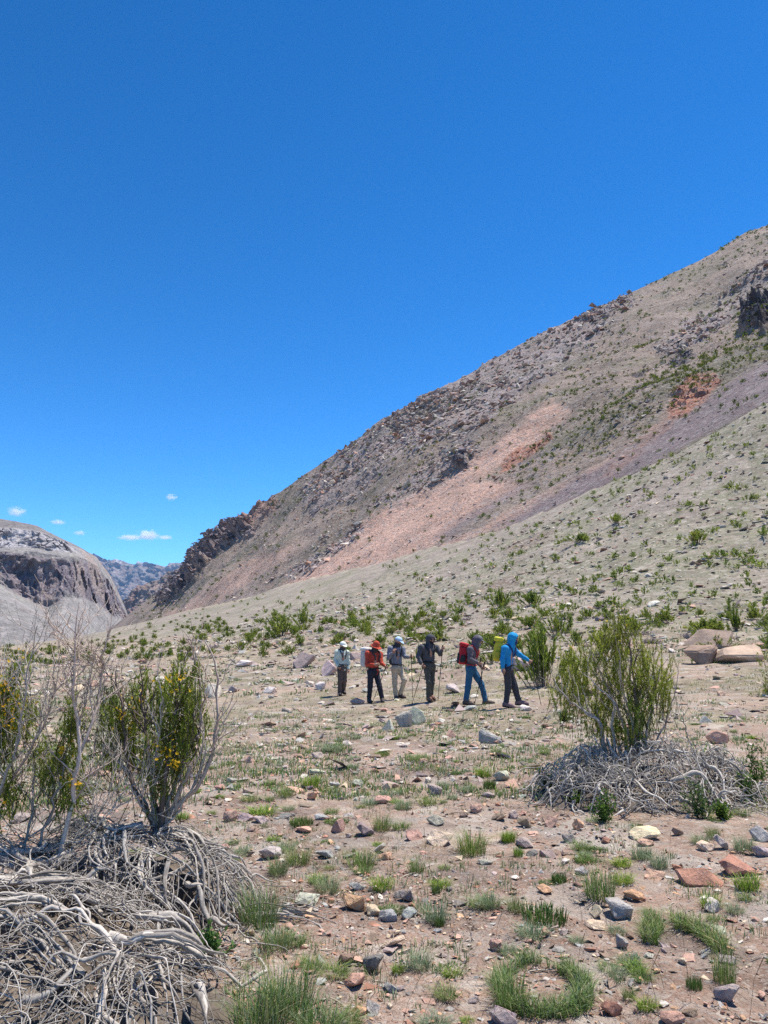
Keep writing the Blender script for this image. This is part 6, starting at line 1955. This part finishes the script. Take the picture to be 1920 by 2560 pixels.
HIKERS = [
    dict(seed=1, dist=25.0, foot=(316, 490), face=(0.55, -0.8, -0.25), label='hiker in a mint shirt, white cap and brown trousers, last of the file', size=0.94,
         j=dict(head=(322, 207, 0.0), neck=(318, 232, 0.02), sh1=(288, 243, -0.03), sh2=(347, 246, 0.05), pelvis=(319, 326, 0.02), el1=(279, 290, -0.04), wr1=(295, 323, -0.15), ha1=(303, 333, -0.18), el2=(355, 298, 0.06), wr2=(356, 340, 0.0),
                ha2=(356, 354, -0.03), hip1=(307, 338, -0.01), hip2=(331, 338, 0.05), kn1=(309, 405, -0.07), an1=(307, 472, 0.0), to1=(311, 486, -0.18), kn2=(334, 405, 0.03), an2=(326, 466, 0.14), to2=(336, 479, 0.0)),
         top=('shirt', (0.57, 0.625, 0.54)), trousers=(0.13, 0.095, 0.085), boots=(0.10, 0.07, 0.06), head_gear=[('cap', (0.72, 0.74, 0.68)), ('neck_gaiter', (0.06, 0.06, 0.065))],
         poles=[((300, 326, -0.18), (297, 486, -0.25), 'trekking pole held low by the hiker in the mint shirt')], grip1=(0.0, 0, -1),
         pack=dict(c=(300, 280, 0.20), half=(0.15, 0.11, 0.27), dir=(-0.55, 0.8), main=(0.07, 0.07, 0.078), lid=(0.05, 0.05, 0.055), label='dark backpack carried by the hiker in the mint shirt', strap=(0.10, 0.10, 0.11))),
    dict(seed=2, dist=22.0, foot=(515, 508), face=(0.72, -0.6, -0.42), label='hiker in a red jacket and red brimmed hat with dark trousers',
         j=dict(head=(519, 184, 0.0), neck=(510, 214, 0.02), sh1=(473, 228, -0.06), sh2=(545, 232, 0.10), pelvis=(506, 322, 0.03), el1=(470, 287, -0.14), wr1=(509, 291, -0.28), ha1=(524, 287, -0.31), el2=(553, 282, -0.02), wr2=(572, 297, -0.16),
                ha2=(581, 302, -0.19), hip1=(491, 335, -0.04), hip2=(520, 335, 0.08), kn1=(487, 415, -0.02), an1=(481, 490, 0.04), to1=(492, 506, -0.12), kn2=(541, 412, -0.02), an2=(557, 484, 0.04), to2=(563, 510, -0.14)),
         top=('jacket', (0.42, 0.060, 0.036)), trousers=(0.026, 0.029, 0.042), boots=(0.06, 0.05, 0.045), head_gear=[('hat', (0.50, 0.078, 0.045)), ('neck_gaiter', (0.05, 0.045, 0.045))], hem=-0.09,
         poles=[((580, 300, -0.20), (496, 470, -0.05), 'slanting trekking pole held by the hiker in the red jacket')], grip2=(-0.4, 0.1, -0.8),
         pack=dict(c=(462, 252, 0.16), half=(0.17, 0.13, 0.31), dir=(-0.72, 0.6), main=(0.50, 0.47, 0.46), lid=(0.60, 0.58, 0.56), label='pale grey backpack on the hiker in the red jacket', strap=(0.05, 0.05, 0.055))),
    dict(seed=3, dist=22.6, foot=(655, 497), face=(0.78, -0.5, -0.42), label='hiker in a grey shirt, light blue cap and beige trousers',
         j=dict(head=(654, 168, 0.0), neck=(647, 196, 0.02), sh1=(607, 210, -0.05), sh2=(680, 214, 0.09), pelvis=(646, 312, 0.03), el1=(596, 264, -0.14), wr1=(618, 236, -0.25), ha1=(627, 223, -0.26), el2=(694, 258, 0.02), wr2=(717, 259, -0.14),
                ha2=(728, 256, -0.17), hip1=(632, 326, -0.04), hip2=(661, 326, 0.07), kn1=(633, 408, -0.03), an1=(640, 482, 0.02), to1=(648, 498, -0.16), kn2=(690, 388, -0.08), an2=(664, 474, 0.07), to2=(686, 491, -0.02)),
         top=('shirt', (0.205, 0.225, 0.275)), trousers=(0.50, 0.42, 0.315), boots=(0.12, 0.085, 0.075), head_gear=[('cap', (0.46, 0.60, 0.74)), ('neck_gaiter', (0.045, 0.045, 0.055))],
         poles=[((728, 246, -0.19), (735, 492, -0.25), 'upright trekking pole in the hand of the hiker in beige trousers')], grip2=(0.03, 0, -1),
         pack=dict(c=(628, 255, 0.20), half=(0.16, 0.11, 0.27), dir=(-0.5, 0.8), main=(0.045, 0.045, 0.055), lid=(0.04, 0.04, 0.05), label='dark backpack on the hiker in beige trousers', strap=(0.035, 0.035, 0.045))),
    dict(seed=4, dist=20.6, foot=(842, 516), face=(0.55, -0.8, -0.25), label='hiker all in dark grey with a hood and two poles spread wide',
         j=dict(head=(849, 162, 0.0), neck=(841, 194, 0.02), sh1=(790, 208, -0.08), sh2=(882, 210, 0.08), pelvis=(839, 302, 0.03), el1=(774, 262, -0.14), wr1=(792, 300, -0.24), ha1=(803, 313, -0.27), el2=(905, 248, 0.0), wr2=(912, 222, -0.16),
                ha2=(916, 209, -0.18), hip1=(824, 318, -0.05), hip2=(856, 318, 0.07), kn1=(835, 408, -0.11), an1=(833, 492, -0.03), to1=(848, 514, -0.22), kn2=(854, 408, 0.07), an2=(848, 486, 0.09), to2=(864, 506, -0.05)),
         top=('shirt', (0.085, 0.085, 0.096)), trousers=(0.085, 0.083, 0.073), boots=(0.20, 0.10, 0.07), head_gear=[('hood', (0.065, 0.065, 0.08)), ('neck_gaiter', (0.02, 0.02, 0.025)), ('sunglasses', None)],
         poles=[((803, 306, -0.28), (730, 506, -0.35), 'trekking pole slanting back from the lower hand of the dark-hooded hiker'), ((916, 200, -0.19), (890, 462, 0.2), 'trekking pole in the raised hand of the dark-hooded hiker')], grip1=(-0.35, 0, -0.9), grip2=(-0.1, 0.1, -1),
         pack=dict(c=(815, 258, 0.21), half=(0.17, 0.12, 0.28), dir=(-0.5, 0.85), main=(0.045, 0.045, 0.05), lid=(0.04, 0.04, 0.045), label='dark backpack on the dark-hooded hiker', strap=(0.03, 0.03, 0.035))),
    dict(seed=5, dist=19.3, foot=(1115, 528), face=(0.93, -0.25, -0.30), label='hiker in a purplish grey hoodie, peaked cap and blue trousers',
         j=dict(head=(1133, 160, 0.0), neck=(1115, 196, 0.0), sh1=(1082, 212, -0.17), sh2=(1118, 214, 0.16), pelvis=(1087, 308, 0.0), el1=(1078, 266, -0.22), wr1=(1122, 284, -0.20), ha1=(1138, 286, -0.19), el2=(1122, 276, 0.20), wr2=(1152, 308, 0.10),
                ha2=(1164, 314, 0.08), hip1=(1082, 324, -0.08), hip2=(1098, 324, 0.08), kn1=(1068, 420, -0.07), an1=(1054, 503, -0.08), to1=(1080, 520, -0.10), kn2=(1150, 412, 0.07), an2=(1172, 504, 0.05), to2=(1216, 520, 0.03)),
         top=('hoodie', (0.130, 0.115, 0.135)), trousers=(0.030, 0.115, 0.215), boots=(0.13, 0.095, 0.075), head_gear=[('hood', (0.115, 0.10, 0.125)), ('cap', (0.16, 0.17, 0.17)), ('neck_gaiter', (0.22, 0.22, 0.21))],
         poles=[((1172, 284, 0.08), (1098, 528, -0.1), 'trekking pole slanting across the blue trousers'), ((1141, 262, -0.19), (1150, 526, -0.15), 'upright trekking pole in front of the blue trousers')], grip1=(0.03, 0, -1), grip2=(-0.3, -0.1, -0.9),
         pack=dict(c=(1044, 236, 0.0), half=(0.16, 0.125, 0.30), dir=(-1.0, 0.0), main=(0.42, 0.025, 0.035), lid=(0.50, 0.025, 0.035), label='red-topped black backpack on the hiker in blue trousers', strap=(0.40, 0.03, 0.04), belt=(0.35, 0.03, 0.04), pocket=(0.03, 0.03, 0.036), pocket_z=-0.42, pocket_h=0.5, side=(0.03, 0.035, 0.04))),
    dict(seed=6, dist=18.0, foot=(1335, 542), face=(0.93, -0.30, -0.16), label='leading hiker in a bright blue hooded jacket and dark trousers',
         j=dict(head=(1347, 150, 0.0), neck=(1332, 188, 0.0), sh1=(1287, 208, -0.17), sh2=(1345, 208, 0.15), pelvis=(1304, 312, 0.0), el1=(1271, 268, -0.23), wr1=(1273, 316, -0.23), ha1=(1279, 334, -0.23), el2=(1388, 244, 0.18), wr2=(1436, 274, 0.16),
                ha2=(1451, 282, 0.15), hip1=(1298, 330, -0.08), hip2=(1318, 330, 0.08), kn1=(1308, 425, -0.06), an1=(1290, 518, -0.08), to1=(1312, 536, -0.10), kn2=(1348, 424, 0.06), an2=(1369, 508, 0.05), to2=(1408, 526, 0.02)),
         top=('jacket', (0.02, 0.26, 0.56)), trousers=(0.055, 0.053, 0.062), boots=(0.20, 0.13, 0.14), head_gear=[('hood', (0.02, 0.29, 0.58)), ('neck_gaiter', (0.03, 0.045, 0.12)), ('sunglasses', None)], hem=-0.07,
         poles=[((1454, 280, 0.15), (1503, 494, 0.10), 'trekking pole planted ahead by the hiker in the blue jacket')], grip2=(0.2, 0, -1),
         pack=dict(c=(1256, 214, 0.02), half=(0.15, 0.115, 0.31), dir=(-1.0, 0.1), main=(0.52, 0.45, 0.045), lid=(0.62, 0.56, 0.05), label='yellow backpack on the hiker in the blue jacket', strap=(0.02, 0.05, 0.15), side=(0.42, 0.36, 0.04), pocket=(0.04, 0.035, 0.03), pocket_z=0.52, pocket_h=0.16)),
]
for spec in HIKERS:
    hiker(spec)
# ================================================================== CLOUDS AND AIR
def cloud_material(seed):
    m = bpy.data.materials.new('cloud')
    m.use_nodes = True
    t = m.node_tree
    t.nodes.clear()
    out = t.nodes.new('ShaderNodeOutputMaterial'); pv = t.nodes.new('ShaderNodeVolumePrincipled')
    tc = t.nodes.new('ShaderNodeTexCoord'); no = t.nodes.new('ShaderNodeTexNoise')
    no.inputs['Scale'].default_value = 2.2; no.inputs['Detail'].default_value = 5; no.inputs['Roughness'].default_value = 0.62
    mp_ = t.nodes.new('ShaderNodeMapping'); mp_.inputs['Location'].default_value = (seed * 3.1, seed, 0)
    t.links.new(tc.outputs['Object'], mp_.inputs['Vector']); t.links.new(mp_.outputs[0], no.inputs['Vector'])
    ln = t.nodes.new('ShaderNodeVectorMath'); ln.operation = 'LENGTH'; t.links.new(tc.outputs['Object'], ln.inputs[0])
    a = t.nodes.new('ShaderNodeMath'); a.operation = 'SUBTRACT'; t.links.new(no.outputs[0], a.inputs[0])
    b_ = t.nodes.new('ShaderNodeMath'); b_.operation = 'MULTIPLY'; b_.inputs[1].default_value = 0.42; t.links.new(ln.outputs['Value'], b_.inputs[0]); t.links.new(b_.outputs[0], a.inputs[1])
    c_ = t.nodes.new('ShaderNodeMapRange'); c_.inputs['From Min'].default_value = 0.20; c_.inputs['From Max'].default_value = 0.45; c_.inputs['To Max'].default_value = 0.012; t.links.new(a.outputs[0], c_.inputs['Value'])
    t.links.new(c_.outputs[0], pv.inputs['Density'])
    pv.inputs['Color'].default_value = (1, 1, 1, 1)
    pv.inputs['Anisotropy'].default_value = 0.2
    t.links.new(pv.outputs[0], out.inputs['Volume'])
    return m
for q, (xd, yd, wd, hd, lab) in enumerate(((282, 1161, 56, 10, 'flat end of the small cloud bank above the far peaks'), (318, 1157, 52, 20, 'plump middle of the small cloud bank above the far peaks'), (357, 1161, 34, 10, 'small detached puff at the tip of the cloud bank'),
                                       (36, 1105, 42, 18, 'small white cloud above the cliff mountain'), (125, 1128, 34, 10, 'thin cloud shred above the shoulder of the cliff mountain'), (172, 1151, 28, 9, 'tiny cloud just above the falling ridge of the cliff mountain'),
                                       (370, 1074, 28, 12, 'faint wisp high over the far peaks'), (408, 1206, 22, 14, 'cloud edge peeping out behind the crags'))):
    Y = 15500.0
    c = W(xd, yd, Y); s = Y / (FOC * 1659 / 1920)
    bm = bmesh.new(); bmesh.ops.create_icosphere(bm, subdivisions=3, radius=1.0)
    me = bpy.data.meshes.new('cloud'); bm.to_mesh(me); bm.free()
    o = add('cloud', me, cloud_material(q + 1), None, tuple(c), None, (wd * s * 0.62, wd * s * 0.5, hd * s * 0.75))
    tag(o, lab, 'cloud')

hz = bpy.data.materials.new('haze')
hz.use_nodes = True
hz.node_tree.nodes.clear()
ho = hz.node_tree.nodes.new('ShaderNodeOutputMaterial'); hv = hz.node_tree.nodes.new('ShaderNodeVolumePrincipled')
hv.inputs['Color'].default_value = (0.27, 0.56, 1.0, 1)
hv.inputs['Density'].default_value = 0.000028
hv.inputs['Anisotropy'].default_value = 0.0
hz.node_tree.links.new(hv.outputs[0], ho.inputs['Volume'])
bm = bmesh.new(); bmesh.ops.create_cube(bm, size=1.0)
me = bpy.data.meshes.new('haze'); bm.to_mesh(me); bm.free()
zlo, zhi = -60.0, 1330.0
haze = add('haze', me, hz, None, (0, 4300, (zlo + zhi) / 2), None, (19000, 15600, zhi - zlo))
tag(haze, 'thin blue air over the valley', 'haze', kind='stuff')
